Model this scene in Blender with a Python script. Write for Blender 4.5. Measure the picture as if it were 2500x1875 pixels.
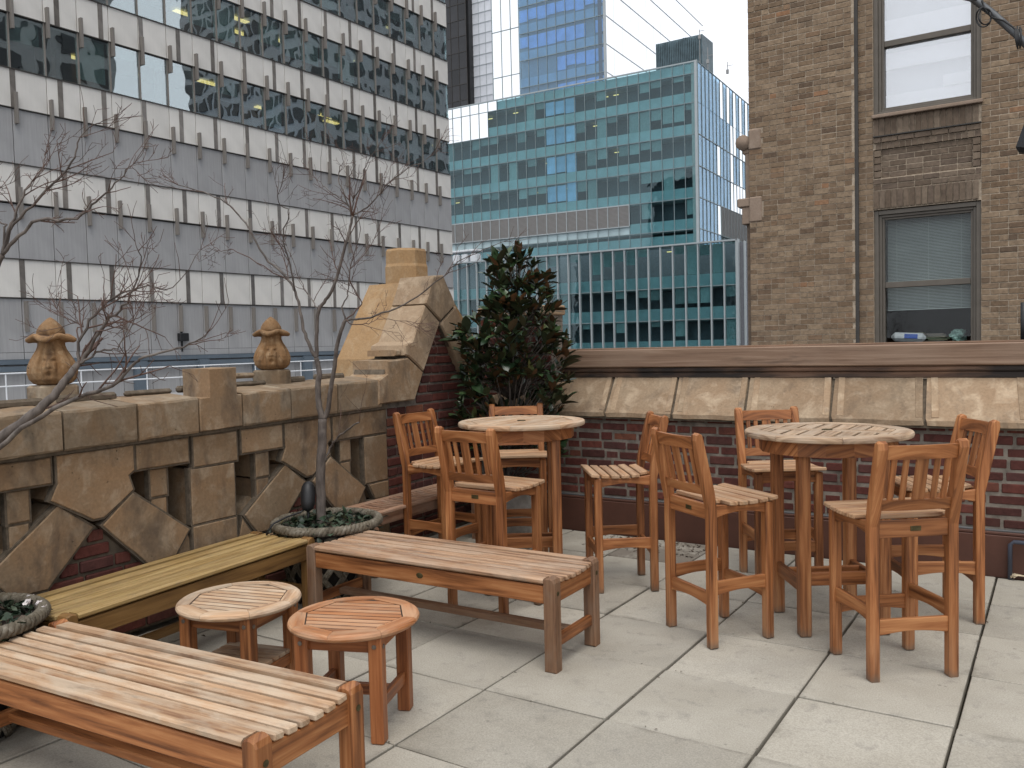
import bpy, math, random
from mathutils import Vector, Matrix
random.seed(11)
for o in list(bpy.data.objects): bpy.data.objects.remove(o)
scene = bpy.context.scene
COL = scene.collection
R = math.radians
# ------------------------------------------------------------------ camera
F_PX, CXP, CYP = 2079.09, 1250.0, 937.5
CAM = Vector((-0.2575, -3.0701, 1.5445))
RV = Vector((0.83917384, 0.54331694, -0.02437166))
UV_ = Vector((-0.00461653, 0.05192659, 0.99864023))
FW = Vector((-0.54384369, 0.83792025, -0.04608367))
cd = bpy.data.cameras.new('camera'); cam = bpy.data.objects.new('camera', cd); COL.objects.link(cam)
cd.sensor_width = 36.0; cd.lens = F_PX / 2500 * 36.0; cd.clip_end = 3000; cd.clip_start = 0.05
cam.matrix_world = Matrix(((RV.x, UV_.x, -FW.x, CAM.x), (RV.y, UV_.y, -FW.y, CAM.y), (RV.z, UV_.z, -FW.z, CAM.z), (0, 0, 0, 1)))
scene.camera = cam
# ------------------------------------------------------------------ world, overcast sky
SUN_EL, SUN_AZ = 67.0, 140.0      # azimuth clockwise from +Y
w = bpy.data.worlds.new('World'); scene.world = w; w.use_nodes = True
nt = w.node_tree; bg = nt.nodes['Background']
sky = nt.nodes.new('ShaderNodeTexSky'); sky.sky_type = 'NISHITA'; sky.sun_disc = False
sky.sun_elevation = R(SUN_EL); sky.sun_rotation = R(SUN_AZ); sky.air_density = 1.0; sky.dust_density = 3.0; sky.ozone_density = 1.0
hs = nt.nodes.new('ShaderNodeHueSaturation'); hs.inputs['Saturation'].default_value = 0.22
mx = nt.nodes.new('ShaderNodeMix'); mx.data_type = 'RGBA'; mx.inputs[0].default_value = 0.72
nt.links.new(sky.outputs[0], hs.inputs['Color']); nt.links.new(hs.outputs[0], mx.inputs[6])
mx.inputs[7].default_value = (9.4, 9.75, 10.4, 1)
nt.links.new(mx.outputs[2], bg.inputs['Color']); bg.inputs['Strength'].default_value = 0.122
sd = bpy.data.lights.new('sun', 'SUN'); sd.energy = 1.1; sd.angle = R(28); sd.color = (1.0, 0.95, 0.88)
so = bpy.data.objects.new('sun', sd); COL.objects.link(so)
sdir = Vector((math.sin(R(SUN_AZ)) * math.cos(R(SUN_EL)), math.cos(R(SUN_AZ)) * math.cos(R(SUN_EL)), math.sin(R(SUN_EL))))
so.rotation_euler = sdir.to_track_quat('Z', 'Y').to_euler()
vs = scene.view_settings; vs.view_transform = 'Standard'; vs.look = 'None'; vs.exposure = 0.36; vs.gamma = 1.0; vs.use_curve_mapping = False

# ------------------------------------------------------------------ geometry helpers
def ray(a, b): return FW + RV * ((a - CXP) / F_PX) - UV_ * ((b - CYP) / F_PX)
def onplane(a, b, n, c):
    d = ray(a, b); n = Vector(n); return CAM + d * ((c - n.dot(CAM)) / n.dot(d))
def at_y(a, b, Y): return onplane(a, b, (0, 1, 0), Y)
def at_x(a, b, X): return onplane(a, b, (1, 0, 0), X)
def at_z(a, b, Z): return onplane(a, b, (0, 0, 1), Z)
def at_d(a, b, d): return CAM + ray(a, b) * d
def project(p):
    d = Vector(p) - CAM; z = d.dot(FW)
    return CXP + F_PX * d.dot(RV) / z, CYP - F_PX * d.dot(UV_) / z
def lerp(a, b, t): return a + (b - a) * t
def Tm(x, y, z): return Matrix.Translation((x, y, z))
def Rz(a): return Matrix.Rotation(a, 4, 'Z')
def Ry(a): return Matrix.Rotation(a, 4, 'Y')
def Rx(a): return Matrix.Rotation(a, 4, 'X')

class MB:
    """collects shapes, links them as one mesh object; uv holds (along grain, across)"""
    def __init__(s): s.v = []; s.f = []; s.u = []; s.a = []; s.m = []; s.cur = 0.0; s.mi = 0; s.smooth = False
    def add(s, vs, fs, M=None, ax=0):
        o = len(s.v); b, c = [i for i in range(3) if i != ax]
        for p in vs:
            s.u.append((p[ax], p[b] + 0.73 * p[c])); s.a.append(s.cur)
            s.v.append(tuple(M @ Vector(p)) if M is not None else tuple(p))
        for q in fs: s.f.append(tuple(i + o for i in q)); s.m.append(s.mi)
        return s
    def box(s, c, d, b=0.0, M=None, ax=None):
        hx, hy, hz = d[0] / 2, d[1] / 2, d[2] / 2
        if ax is None: ax = max(range(3), key=lambda i: d[i])
        if b <= 0:
            vs = [(c[0] + i * hx, c[1] + j * hy, c[2] + k * hz) for i in (-1, 1) for j in (-1, 1) for k in (-1, 1)]
            fs = [(0, 1, 3, 2), (4, 6, 7, 5), (0, 4, 5, 1), (2, 3, 7, 6), (0, 2, 6, 4), (1, 5, 7, 3)]
            return s.add(vs, fs, M, ax)
        b = min(b, hx * .9, hy * .9, hz * .9); vs = []; ix = {}
        for i in (-1, 1):
            for j in (-1, 1):
                for k in (-1, 1):
                    for t in range(3):
                        e = [b, b, b]; e[t] = 0
                        ix[(i, j, k, t)] = len(vs)
                        vs.append((c[0] + i * (hx - e[0]), c[1] + j * (hy - e[1]), c[2] + k * (hz - e[2])))
        fs = []
        q = [(-1, -1), (1, -1), (1, 1), (-1, 1)]
        def g(ax_, sg, p):
            l = [0, 0, 0]; l[ax_] = sg; o = [x for x in range(3) if x != ax_]; l[o[0]] = p[0]; l[o[1]] = p[1]
            return tuple(l)
        for t in range(3):
            for sg in (-1, 1):
                f = [ix[g(t, sg, p) + (t,)] for p in q]
                if (sg > 0) != (t != 1): f.reverse()
                fs.append(f)
        for t in range(3):
            o = [x for x in range(3) if x != t]
            for p in q:
                l0 = [0, 0, 0]; l1 = [0, 0, 0]; l0[t] = -1; l1[t] = 1
                for z, n in zip(o, p): l0[z] = n; l1[z] = n
                f = [ix[tuple(l0) + (o[0],)], ix[tuple(l1) + (o[0],)], ix[tuple(l1) + (o[1],)], ix[tuple(l0) + (o[1],)]]
                sgn = p[0] * p[1] * (1 if t != 1 else -1)
                if sgn < 0: f.reverse()
                fs.append(f)
        for i in (-1, 1):
            for j in (-1, 1):
                for k in (-1, 1):
                    f = [ix[(i, j, k, t)] for t in range(3)]
                    if i * j * k < 0: f.reverse()
                    fs.append(f)
        return s.add(vs, fs, M, ax)
    def prism(s, poly, d0, d1, fr, b=0.0, M=None, ax=0, both=False):
        """poly (p,q) list counter-clockwise seen from the front; fr(p,q,d)->xyz; front at d1, chamfer b there"""
        n = len(poly); vs = []; fs = []
        ins = inset(poly, b) if b > 0 else poly
        rings = []
        if both and b > 0: rings.append((ins, d0)); rings.append((poly, d0 + b))
        else: rings.append((poly, d0))
        if b > 0: rings.append((poly, d1 - b)); rings.append((ins, d1))
        else: rings.append((poly, d1))
        for pl, d in rings:
            for p in pl: vs.append(fr(p[0], p[1], d))
        for k in range(len(rings) - 1):
            for i in range(n):
                j = (i + 1) % n; fs.append((k * n + i, k * n + j, (k + 1) * n + j, (k + 1) * n + i))
        L = (len(rings) - 1) * n
        fs.append(tuple(range(L, L + n))); fs.append(tuple(range(n - 1, -1, -1)))
        return s.add(vs, fs, M, ax)
    def tube(s, pts, rad, n=6, M=None, cap=True):
        pts = [Vector(p) for p in pts]; m = len(pts)
        if not hasattr(rad, '__len__'): rad = [rad] * m
        vs = []; fs = []; prev = None
        for i, p in enumerate(pts):
            t = (pts[min(i + 1, m - 1)] - pts[max(i - 1, 0)])
            if t.length < 1e-9: t = Vector((0, 0, 1))
            t.normalize()
            if prev is None:
                a = Vector((0, 0, 1)) if abs(t.z) < .9 else Vector((1, 0, 0)); x = a.cross(t).normalized()
            else:
                x = prev - t * prev.dot(t)
                x = x.normalized() if x.length > 1e-6 else Vector((1, 0, 0))
            prev = x; y = t.cross(x)
            for k in range(n):
                an = 2 * math.pi * k / n; vs.append(tuple(p + (x * math.cos(an) + y * math.sin(an)) * rad[i]))
        for i in range(m - 1):
            for k in range(n):
                l = (k + 1) % n; fs.append((i * n + k, i * n + l, (i + 1) * n + l, (i + 1) * n + k))
        if cap: fs.append(tuple(range(n - 1, -1, -1))); fs.append(tuple(range((m - 1) * n, m * n)))
        return s.add(vs, fs, M, 2)
    def lathe(s, prof, n=32, M=None, fn=None, cap=True):
        vs = []; fs = []; m = len(prof)
        for i, (r, z) in enumerate(prof):
            for k in range(n):
                a = 2 * math.pi * k / n; rr, zz = (fn(r, z, a, i) if fn else (r, z))
                vs.append((rr * math.cos(a), rr * math.sin(a), zz))
        for i in range(m - 1):
            for k in range(n):
                l = (k + 1) % n; fs.append((i * n + k, i * n + l, (i + 1) * n + l, (i + 1) * n + k))
        if cap: fs.append(tuple(range(n - 1, -1, -1))); fs.append(tuple(range((m - 1) * n, m * n)))
        return s.add(vs, fs, M, 2)
    def mesh(s, name):
        me = bpy.data.meshes.new(name); me.from_pydata(s.v, [], s.f)
        uv = me.uv_layers.new(name='UVMap'); li = [0] * len(me.loops); me.loops.foreach_get('vertex_index', li)
        fl = []
        for i in li: fl += s.u[i]
        uv.data.foreach_set('uv', fl)
        if any(s.a):
            at = me.attributes.new('tone', 'FLOAT', 'POINT'); at.data.foreach_set('value', s.a)
        if any(s.m): me.polygons.foreach_set('material_index', s.m)
        if s.smooth: me.polygons.foreach_set('use_smooth', [True] * len(me.polygons))
        me.update(); return me
    def out(s, name, mat, parent=None, smooth=None):
        if smooth: s.smooth = True
        me = s.mesh(name)
        for m in (mat if isinstance(mat, (list, tuple)) else [mat]): me.materials.append(m)
        return link(name, me, parent)
def link(name, me, parent=None):
    o = bpy.data.objects.new(name, me); COL.objects.link(o)
    if parent: o.parent = parent
    return o
def inset(poly, b):
    n = len(poly); out = []
    ar = sum(poly[i][0] * poly[(i + 1) % n][1] - poly[(i + 1) % n][0] * poly[i][1] for i in range(n))
    sg = 1 if ar > 0 else -1
    for i in range(n):
        p0, p1, p2 = Vector(poly[i - 1]), Vector(poly[i]), Vector(poly[(i + 1) % n])
        e1 = (p1 - p0); e2 = (p2 - p1)
        if e1.length < 1e-9 or e2.length < 1e-9: out.append(tuple(p1)); continue
        e1.normalize(); e2.normalize()
        n1 = Vector((-e1.y, e1.x)) * sg; n2 = Vector((-e2.y, e2.x)) * sg
        m = n1 + n2; l = max(m.length_squared / 2, .35)
        out.append(tuple(p1 + m * (b / l)))
    return out
def ccw(poly):
    n = len(poly); ar = sum(poly[i][0] * poly[(i + 1) % n][1] - poly[(i + 1) % n][0] * poly[i][1] for i in range(n))
    return list(poly) if ar > 0 else list(reversed(poly))
def rough_edge(poly, seg=.07, j=.0025):
    out = []; n = len(poly)
    for i in range(n):
        a, b = Vector(poly[i]), Vector(poly[(i + 1) % n]); L = (b - a).length; k = max(1, int(L / seg)); out.append(tuple(a))
        if L < 1e-6: continue
        nn = Vector((-(b - a).y, (b - a).x)) / L
        for q in range(1, k): out.append(tuple(a.lerp(b, q / k) + nn * random.uniform(-j, j)))
    return out
def clip(poly, nx, ny, c):
    """keep nx*x+ny*y<=c"""
    out = []; n = len(poly)
    for i in range(n):
        a, b = poly[i], poly[(i + 1) % n]; da = nx * a[0] + ny * a[1] - c; db = nx * b[0] + ny * b[1] - c
        if da <= 0: out.append(a)
        if (da < 0 < db) or (db < 0 < da):
            t = da / (da - db); out.append((a[0] + (b[0] - a[0]) * t, a[1] + (b[1] - a[1]) * t))
    return out
def empty(name, loc=(0, 0, 0), rz=0.0):
    o = bpy.data.objects.new(name, None); COL.objects.link(o); o.location = loc; o.rotation_euler = (0, 0, rz); o.empty_display_size = .1
    return o
def tag(o, label=None, cat=None, group=None, kind=None):
    if label: o['label'] = label
    if cat: o['category'] = cat
    if group: o['group'] = group
    if kind: o['kind'] = kind
    return o
def copy_tree(o, parent=None):
    c = o.copy(); COL.objects.link(c); c.parent = parent
    for ch in list(o.children): copy_tree(ch, c)
    return c
XYZ = lambda p, q, d: (p, q, d)          # extrude up
YZX = lambda p, q, d: (d, p, q)          # profile in y,z, extruded along x
XZY = lambda p, q, d: (p, -d, q)         # profile in x,z, extruded towards -y

# ------------------------------------------------------------------ materials
class NT:
    def __init__(s, name):
        s.m = bpy.data.materials.new(name); s.m.use_nodes = True; s.t = s.m.node_tree; s.b = s.t.nodes['Principled BSDF']
    def n(s, typ, **kw):
        x = s.t.nodes.new('ShaderNode' + typ)
        for k, v in kw.items():
            if hasattr(x, k) and not isinstance(v, tuple): setattr(x, k, v)
        return x
    def l(s, a, b): s.t.links.new(a, b)
    def val(s, sock, v):
        if hasattr(v, 'is_output') or isinstance(v, bpy.types.NodeSocket): s.l(v, sock)
        else: sock.default_value = v
    def math(s, op, a, b=0.0, c=None):
        x = s.n('Math'); x.operation = op; s.val(x.inputs[0], a); s.val(x.inputs[1], b)
        if c is not None: s.val(x.inputs[2], c)
        return x.outputs[0]
    def mix(s, f, a, b, mode='MIX'):
        x = s.n('Mix'); x.data_type = 'RGBA'; x.blend_type = mode; s.val(x.inputs[0], f)
        for i, q in ((6, a), (7, b)):
            if isinstance(q, tuple): x.inputs[i].default_value = q if len(q) == 4 else q + (1,)
            else: s.l(q, x.inputs[i])
        return x.outputs[2]
    def coord(s, kind='Object'): return s.n('TexCoord').outputs[kind]
    def rnd(s): return s.n('ObjectInfo').outputs['Random']
    def mapping(s, c, scale=(1, 1, 1), loc=None, rot=None):
        x = s.n('Mapping'); s.l(c, x.inputs[0]); x.inputs['Scale'].default_value = scale
        if loc is not None: s.val(x.inputs['Location'], loc)
        if rot is not None: x.inputs['Rotation'].default_value = rot
        return x.outputs[0]
    def noise(s, c, scale=5, detail=4, rough=.55, dist=0):
        x = s.n('TexNoise'); s.l(c, x.inputs['Vector']); x.inputs['Scale'].default_value = scale; x.inputs['Detail'].default_value = detail
        x.inputs['Roughness'].default_value = rough; x.inputs['Distortion'].default_value = dist
        return x.outputs['Fac']
    def ramp(s, f, stops):
        x = s.n('ValToRGB'); s.l(f, x.inputs[0]); e = x.color_ramp.elements
        while len(e) < len(stops): e.new(.5)
        for k, (p, c) in zip(e, stops): k.position = p; k.color = c if len(c) == 4 else tuple(c) + (1,)
        return x.outputs[0]
    def fl(s, f, a, b, lo=0.0, hi=1.0):
        x = s.n('MapRange'); s.l(f, x.inputs[0]); x.inputs[1].default_value = a; x.inputs[2].default_value = b; x.inputs[3].default_value = lo; x.inputs[4].default_value = hi
        return x.outputs[0]
    def bump(s, h, dist=.002, strength=1.0):
        x = s.n('Bump'); x.inputs['Distance'].default_value = dist; x.inputs['Strength'].default_value = strength; s.l(h, x.inputs['Height'])
        s.l(x.outputs[0], s.b.inputs['Normal']); return x
    def col(s, c):
        if isinstance(c, tuple): s.b.inputs['Base Color'].default_value = c if len(c) == 4 else c + (1,)
        else: s.l(c, s.b.inputs['Base Color'])
    def rough(s, v): s.val(s.b.inputs['Roughness'], v)
    def done(s): return s.m
def shift(N, c, amt=13.0):
    """object coordinates moved by the object's random number, so look-alikes differ"""
    x = N.n('VectorMath'); x.operation = 'ADD'; N.l(c, x.inputs[0])
    k = N.n('CombineXYZ'); r = N.math('MULTIPLY', N.rnd(), amt); N.l(r, k.inputs[0]); N.l(N.math('MULTIPLY', r, 1.7), k.inputs[1]); N.l(N.math('MULTIPLY', r, -.9), k.inputs[2])
    N.l(k.outputs[0], x.inputs[1]); return x.outputs[0]
def bright(N, c, f):
    """multiply a colour by a number socket"""
    k = N.n('CombineColor'); [N.l(f, k.inputs[i]) for i in range(3)]
    return N.mix(1.0, c, k.outputs[0], 'MULTIPLY')

def wood(name, dark, mid, light, grey=None, greyamt=0.0, rough=.55, var=.25, spec=.35, foot=False):
    N = NT(name); c = shift(N, N.coord('UV'))
    g1 = N.noise(N.mapping(c, (3.0, 70, 1)), 1.0, 5, .6, .6)
    g2 = N.noise(N.mapping(c, (.9, 14, 1)), 1.0, 3, .5, 1.2)
    g3 = N.noise(N.mapping(c, (1.6, 34, 1)), 1.0, 3, .55, .8)
    f = N.math('ADD', N.math('ADD', N.math('MULTIPLY', g1, .45), N.math('MULTIPLY', g2, .4)), N.math('MULTIPLY', N.math('SUBTRACT', g3, .5), .55)); f = N.math('ADD', f, .09)
    col = N.ramp(f, [(.37, dark), (.53, mid), (.70, light)])
    if grey:
        p = N.noise(N.mapping(c, (4, 9, 1)), 1.0, 4, .6, .4)
        col = N.mix(N.fl(p, .42, .62, 0, greyamt), col, grey)
        st = N.noise(N.mapping(c, (6, 20, 1)), 1.3, 4, .65)
        col = N.mix(N.fl(st, .58, .72, 0, .55), col, tuple(x * .45 for x in grey[:3]))
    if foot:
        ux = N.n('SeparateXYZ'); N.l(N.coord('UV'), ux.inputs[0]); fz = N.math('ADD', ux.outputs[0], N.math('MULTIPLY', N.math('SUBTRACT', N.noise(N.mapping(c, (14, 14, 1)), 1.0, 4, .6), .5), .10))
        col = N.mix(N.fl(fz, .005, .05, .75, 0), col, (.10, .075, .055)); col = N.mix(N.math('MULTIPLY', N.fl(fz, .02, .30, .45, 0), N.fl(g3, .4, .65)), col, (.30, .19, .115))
    col = bright(N, col, N.fl(N.rnd(), 0, 1, 1 - var, 1 + var))
    N.col(col); N.rough(N.fl(g1, .3, .7, rough - .08, rough + .1)); N.b.inputs['Specular IOR Level'].default_value = spec
    N.bump(g1, .002, .7); return N.done()
M = {}
M['teak'] = wood('teak', (.105, .035, .011), (.285, .106, .035), (.44, .20, .078), rough=.5, var=.2)
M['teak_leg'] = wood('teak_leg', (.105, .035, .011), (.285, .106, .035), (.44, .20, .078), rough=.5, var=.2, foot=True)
M['teak_top'] = wood('teak_weathered', (.24, .125, .065), (.44, .275, .158), (.58, .415, .275), grey=(.52, .42, .31), greyamt=.7, rough=.66, var=.16)
M['seat_top'] = wood('teak_seat', (.20, .09, .042), (.40, .225, .115), (.52, .33, .19), grey=(.46, .33, .22), greyamt=.5, rough=.62, var=.16)
M['teak_brown_top'] = wood('teak_brown_top', (.15, .075, .04), (.35, .205, .118), (.48, .32, .205), grey=(.42, .32, .235), greyamt=.55, rough=.62, var=.14)
M['teak_red'] = wood('teak_red', (.12, .036, .012), (.27, .092, .031), (.38, .15, .056), rough=.42, var=.12)
M['teak_end'] = wood('teak_grey', (.085, .04, .021), (.18, .092, .048), (.26, .15, .085), grey=(.215, .15, .105), greyamt=.5, rough=.7, var=.12)
M['iroko'] = wood('bench_olive', (.20, .12, .04), (.345, .225, .085), (.44, .315, .14), grey=(.40, .29, .15), greyamt=.35, rough=.52, var=.12)
M['iroko_side'] = wood('bench_olive_side', (.10, .05, .017), (.20, .105, .034), (.27, .15, .052), rough=.5, var=.12)
M['old_wood'] = wood('bench_old', (.17, .085, .05), (.30, .165, .10), (.39, .24, .155), grey=(.34, .25, .19), greyamt=.5, rough=.65, var=.15)
def make_beam():
    N = NT('beam_wood'); c = N.coord('UV')
    g = N.noise(N.mapping(c, (1.2, 60, 1)), 1.0, 6, .62, .7); p = N.noise(N.mapping(c, (1.6, 5, 1)), 1.0, 4, .6, .3)
    col = N.ramp(g, [(.3, (.12, .068, .042)), (.5, (.205, .128, .082)), (.7, (.29, .198, .136))])
    col = N.mix(N.fl(p, .45, .68, 0, .6), col, (.24, .165, .115))
    col = N.mix(N.fl(N.noise(N.mapping(c, (.5, 2.4, 1)), 1.7, 4, .7, .2), .60, .70, 0, .75), col, (.03, .024, .02))
    N.col(col); N.rough(.75); N.bump(g, .003, .7); return N.done()
M['beam'] = make_beam()
def make_beam2():
    N = NT('beam_charred'); c = N.coord('UV')
    g = N.noise(N.mapping(c, (1.0, 50, 1)), 1.0, 6, .62, .7); p = N.noise(N.mapping(c, (.55, 3, 1)), 1.0, 5, .65, .3)
    col = N.ramp(g, [(.3, (.09, .045, .026)), (.55, (.18, .10, .06)), (.75, (.27, .17, .11))])
    col = N.mix(N.fl(p, .42, .56, 0, .93), col, (.012, .011, .010))
    N.col(col); N.rough(.8); N.bump(g, .003, .6); return N.done()
M['beam_dark'] = make_beam2()

def stone(name, base, warm, pale, dark, pits=1.0, var=.13, scale=1.0):
    N = NT(name); c = shift(N, N.coord('Object'), 7.0)
    n1 = N.noise(c, 3.2 * scale, 6, .62, .25); n2 = N.noise(c, 7.5 * scale, 5, .6, .5); n3 = N.noise(c, 60, 3, .6)
    col = N.mix(N.fl(n1, .36, .62), base, warm)
    col = N.mix(N.fl(n2, .5, .68, 0, .75), col, pale)
    st = N.noise(N.mapping(c, (1.6, 1.6, .7)), 2.2 * scale, 5, .68, .4)
    col = N.mix(N.fl(st, .52, .68, 0, .8), col, dark)
    col = bright(N, col, N.fl(n3, .3, .7, .88, 1.1))
    vo = N.n('TexVoronoi'); N.l(c, vo.inputs['Vector']); vo.inputs['Scale'].default_value = 26
    sp = N.fl(vo.outputs['Distance'], .06, .14, 1, 0); gate = N.fl(N.noise(c, 9, 2), .55, .66)
    col = N.mix(N.math('MULTIPLY', N.math('MULTIPLY', sp, gate), .75 * pits), col, (.06, .045, .03))
    col = bright(N, col, N.fl(N.rnd(), 0, 1, 1 - var, 1 + var))
    N.col(col); N.rough(.88); N.b.inputs['Specular IOR Level'].default_value = .2
    h = N.math('ADD', N.math('MULTIPLY', n2, .6), N.math('MULTIPLY', n3, .25)); h = N.math('SUBTRACT', h, N.math('MULTIPLY', N.math('MULTIPLY', sp, gate), .5))
    N.bump(h, .009, .75); return N.done()
M['stone'] = stone('sandstone', (.25, .178, .112), (.265, .17, .096), (.37, .288, .20), (.095, .072, .054))
M['stone_cap'] = stone('sandstone_coping', (.225, .172, .117), (.23, .155, .092), (.32, .262, .192), (.10, .082, .062))
M['stone_wall'] = stone('sandstone_pale', (.31, .23, .152), (.27, .185, .115), (.44, .34, .235), (.15, .112, .08), pits=.6, var=.2)
M['stone_orange'] = stone('sandstone_golden', (.315, .205, .108), (.30, .185, .09), (.36, .255, .15), (.20, .132, .076), pits=.3)
M['terra'] = stone('urn_stone', (.235, .142, .072), (.205, .112, .05), (.31, .21, .12), (.085, .05, .029), pits=1.5, scale=3)
M['trim_stone'] = stone('trim_stone', (.275, .205, .155), (.25, .185, .138), (.31, .24, .185), (.20, .148, .11), pits=.2, var=.05)
def plain(name, col, rough=.7, metal=0.0, spec=.4, nscale=8, namt=.15, bump=0.0, coords='Object', map_=(1, 1, 1), rv=0.0):
    N = NT(name); c = N.coord(coords); c = N.mapping(c, map_)
    n = N.noise(c, nscale, 5, .6); cc = bright(N, N.mix(0.0, tuple(col), tuple(col)), N.fl(n, .3, .7, 1 - namt, 1 + namt))
    if rv: cc = bright(N, cc, N.fl(N.rnd(), 0, 1, 1 - rv, 1 + rv))
    N.col(cc); N.rough(rough); N.b.inputs['Metallic'].default_value = metal; N.b.inputs['Specular IOR Level'].default_value = spec
    if bump: N.bump(n, bump, .6)
    return N.done()
M['mortar'] = plain('mortar_grey', (.125, .10, .074), .95, spec=.1, nscale=25, namt=.35, bump=.004)
M['mortar_red'] = plain('mortar_light', (.185, .16, .133), .95, spec=.1, nscale=14, namt=.4, bump=.005)
M['mortar_tan'] = plain('mortar_tan', (.37, .30, .225), .95, spec=.1, nscale=20, namt=.3, bump=.003)
M['flash'] = plain('brown_flashing', (.082, .033, .021), .6, nscale=3, namt=.2, bump=.004)
M['caulk'] = plain('dark_groove', (.035, .022, .014), .9)
M['black'] = plain('black_metal', (.014, .014, .015), .5, nscale=30)
M['steel'] = plain('grey_steel', (.12, .125, .13), .45, metal=.5, nscale=15)
M['brass'] = plain('dull_brass', (.085, .068, .03), .45, metal=.6, nscale=40, namt=.4)
M['bolt'] = plain('bolt_steel', (.24, .21, .18), .4, metal=.8, nscale=40)
M['white_paint'] = plain('white_paint', (.72, .74, .76), .5, nscale=4, namt=.05)
M['soil'] = plain('soil', (.035, .024, .016), .95, nscale=40, namt=.5, bump=.01)
M['pipe'] = plain('blue_grey_pipe', (.055, .062, .085), .5, nscale=12)
M['rope'] = plain('tan_rope', (.52, .43, .30), .9, nscale=60, namt=.3)
M['ice'] = plain('old_snow', (.82, .84, .88), .6, nscale=30, namt=.08, bump=.006)
def make_paver(name, dirt):
    N = NT(name); c = shift(N, N.coord('Object'), 9.0)
    n1 = N.noise(c, 2.6, 5, .6, .2); n2 = N.noise(c, 160, 2, .6); n3 = N.noise(c, 11, 4, .65, .3)
    col = N.mix(N.fl(n1, .35, .65), (.345, .316, .262), (.405, .376, .318))
    col = N.mix(N.fl(n3, .55, .72, 0, .5), col, (.21, .195, .172)); n4 = N.noise(c, .9, 4, .6, .5); col = N.mix(N.fl(n4, .48, .66, 0, .4), col, (.25, .235, .205))
    col = bright(N, col, N.fl(n2, .25, .75, .78, 1.2)); col = bright(N, col, N.fl(N.rnd(), 0, 1, .88, 1.08))
    vo = N.n('TexVoronoi'); N.l(c, vo.inputs['Vector']); vo.inputs['Scale'].default_value = 9
    sp = N.math('MULTIPLY', N.fl(vo.outputs['Distance'], .05, .09, 1, 0), N.fl(N.noise(c, 5, 2), .5, .6))
    col = N.mix(N.math('MULTIPLY', sp, .5), col, (.10, .09, .08))
    oc = N.n('SeparateXYZ'); N.l(N.coord('Object'), oc.inputs[0])
    ed = N.math('MAXIMUM', N.math('ABSOLUTE', oc.outputs[0]), N.math('ABSOLUTE', oc.outputs[1])); en = N.noise(c, 4.5, 4, .6)
    col = N.mix(N.math('MULTIPLY', N.fl(N.math('ADD', ed, N.math('MULTIPLY', N.math('SUBTRACT', en, .5), .16)), .285, .325, 0, .65), N.fl(N.noise(c, 1.7, 2), .42, .6)), col, (.14, .125, .10))
    if dirt:
        d = N.noise(c, 1.6, 5, .7, .6); col = N.mix(N.fl(d, .38, .5, 0, .8), col, (.16, .135, .11))
        d2 = N.noise(c, 28, 3, .6); col = N.mix(N.fl(d2, .62, .7, 0, .7), col, (.05, .038, .028))
    N.col(col); N.rough(.9); N.b.inputs['Specular IOR Level'].default_value = .2
    N.bump(N.math('ADD', N.math('MULTIPLY', n2, .4), n3), .0018, .5); return N.done()
M['paver'] = make_paver('concrete_paver', False); M['paver_dirty'] = make_paver('concrete_paver_stained', True)
M['joint'] = plain('joint_grit', (.085, .072, .052), .95, spec=.1, nscale=9, namt=.5, bump=.004)
def brickmat(name, stops, rough=.9, speck=.5, darkcol=(.05, .03, .025)):
    N = NT(name); c = shift(N, N.coord('Object'), 5.0)
    at = N.n('Attribute'); at.attribute_name = 'tone'
    f = N.math('FRACT', N.math('ADD', at.outputs['Fac'], N.rnd()))
    col = N.ramp(f, stops)
    n1 = N.noise(c, 22, 5, .65, .3); n2 = N.noise(c, 5, 3, .6)
    col = bright(N, col, N.fl(n1, .28, .72, .68, 1.28)); col = N.mix(N.fl(n2, .52, .72, 0, speck), col, darkcol)
    N.col(col); N.rough(rough); N.b.inputs['Specular IOR Level'].default_value = .2; N.bump(n1, .005, .6); return N.done()
M['brick_red'] = brickmat('red_brick', [(0, (.062, .026, .022)), (.3, (.105, .034, .027)), (.55, (.135, .045, .033)), (.8, (.08, .035, .031)), (.93, (.115, .042, .032)), (1, (.175, .068, .04))])
M['brick_tan'] = brickmat('tan_brick', [(0, (.16, .108, .068)), (.2, (.215, .15, .096)), (.42, (.26, .188, .125)), (.6, (.185, .128, .084)), (.78, (.29, .212, .14)), (.9, (.125, .086, .058)), (.98, (.24, .155, .095)), (1, (.27, .145, .08))], speck=.28, darkcol=(.085, .062, .046))
M['brick_tan_dark'] = brickmat('tan_brick_sooty', [(0, (.12, .087, .062)), (.4, (.17, .127, .092)), (.7, (.135, .10, .075)), (1, (.20, .152, .11))], speck=.5, darkcol=(.06, .045, .034))
M['frame'] = plain('brown_window_frame', (.115, .098, .078), .5, nscale=6, namt=.12)
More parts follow.
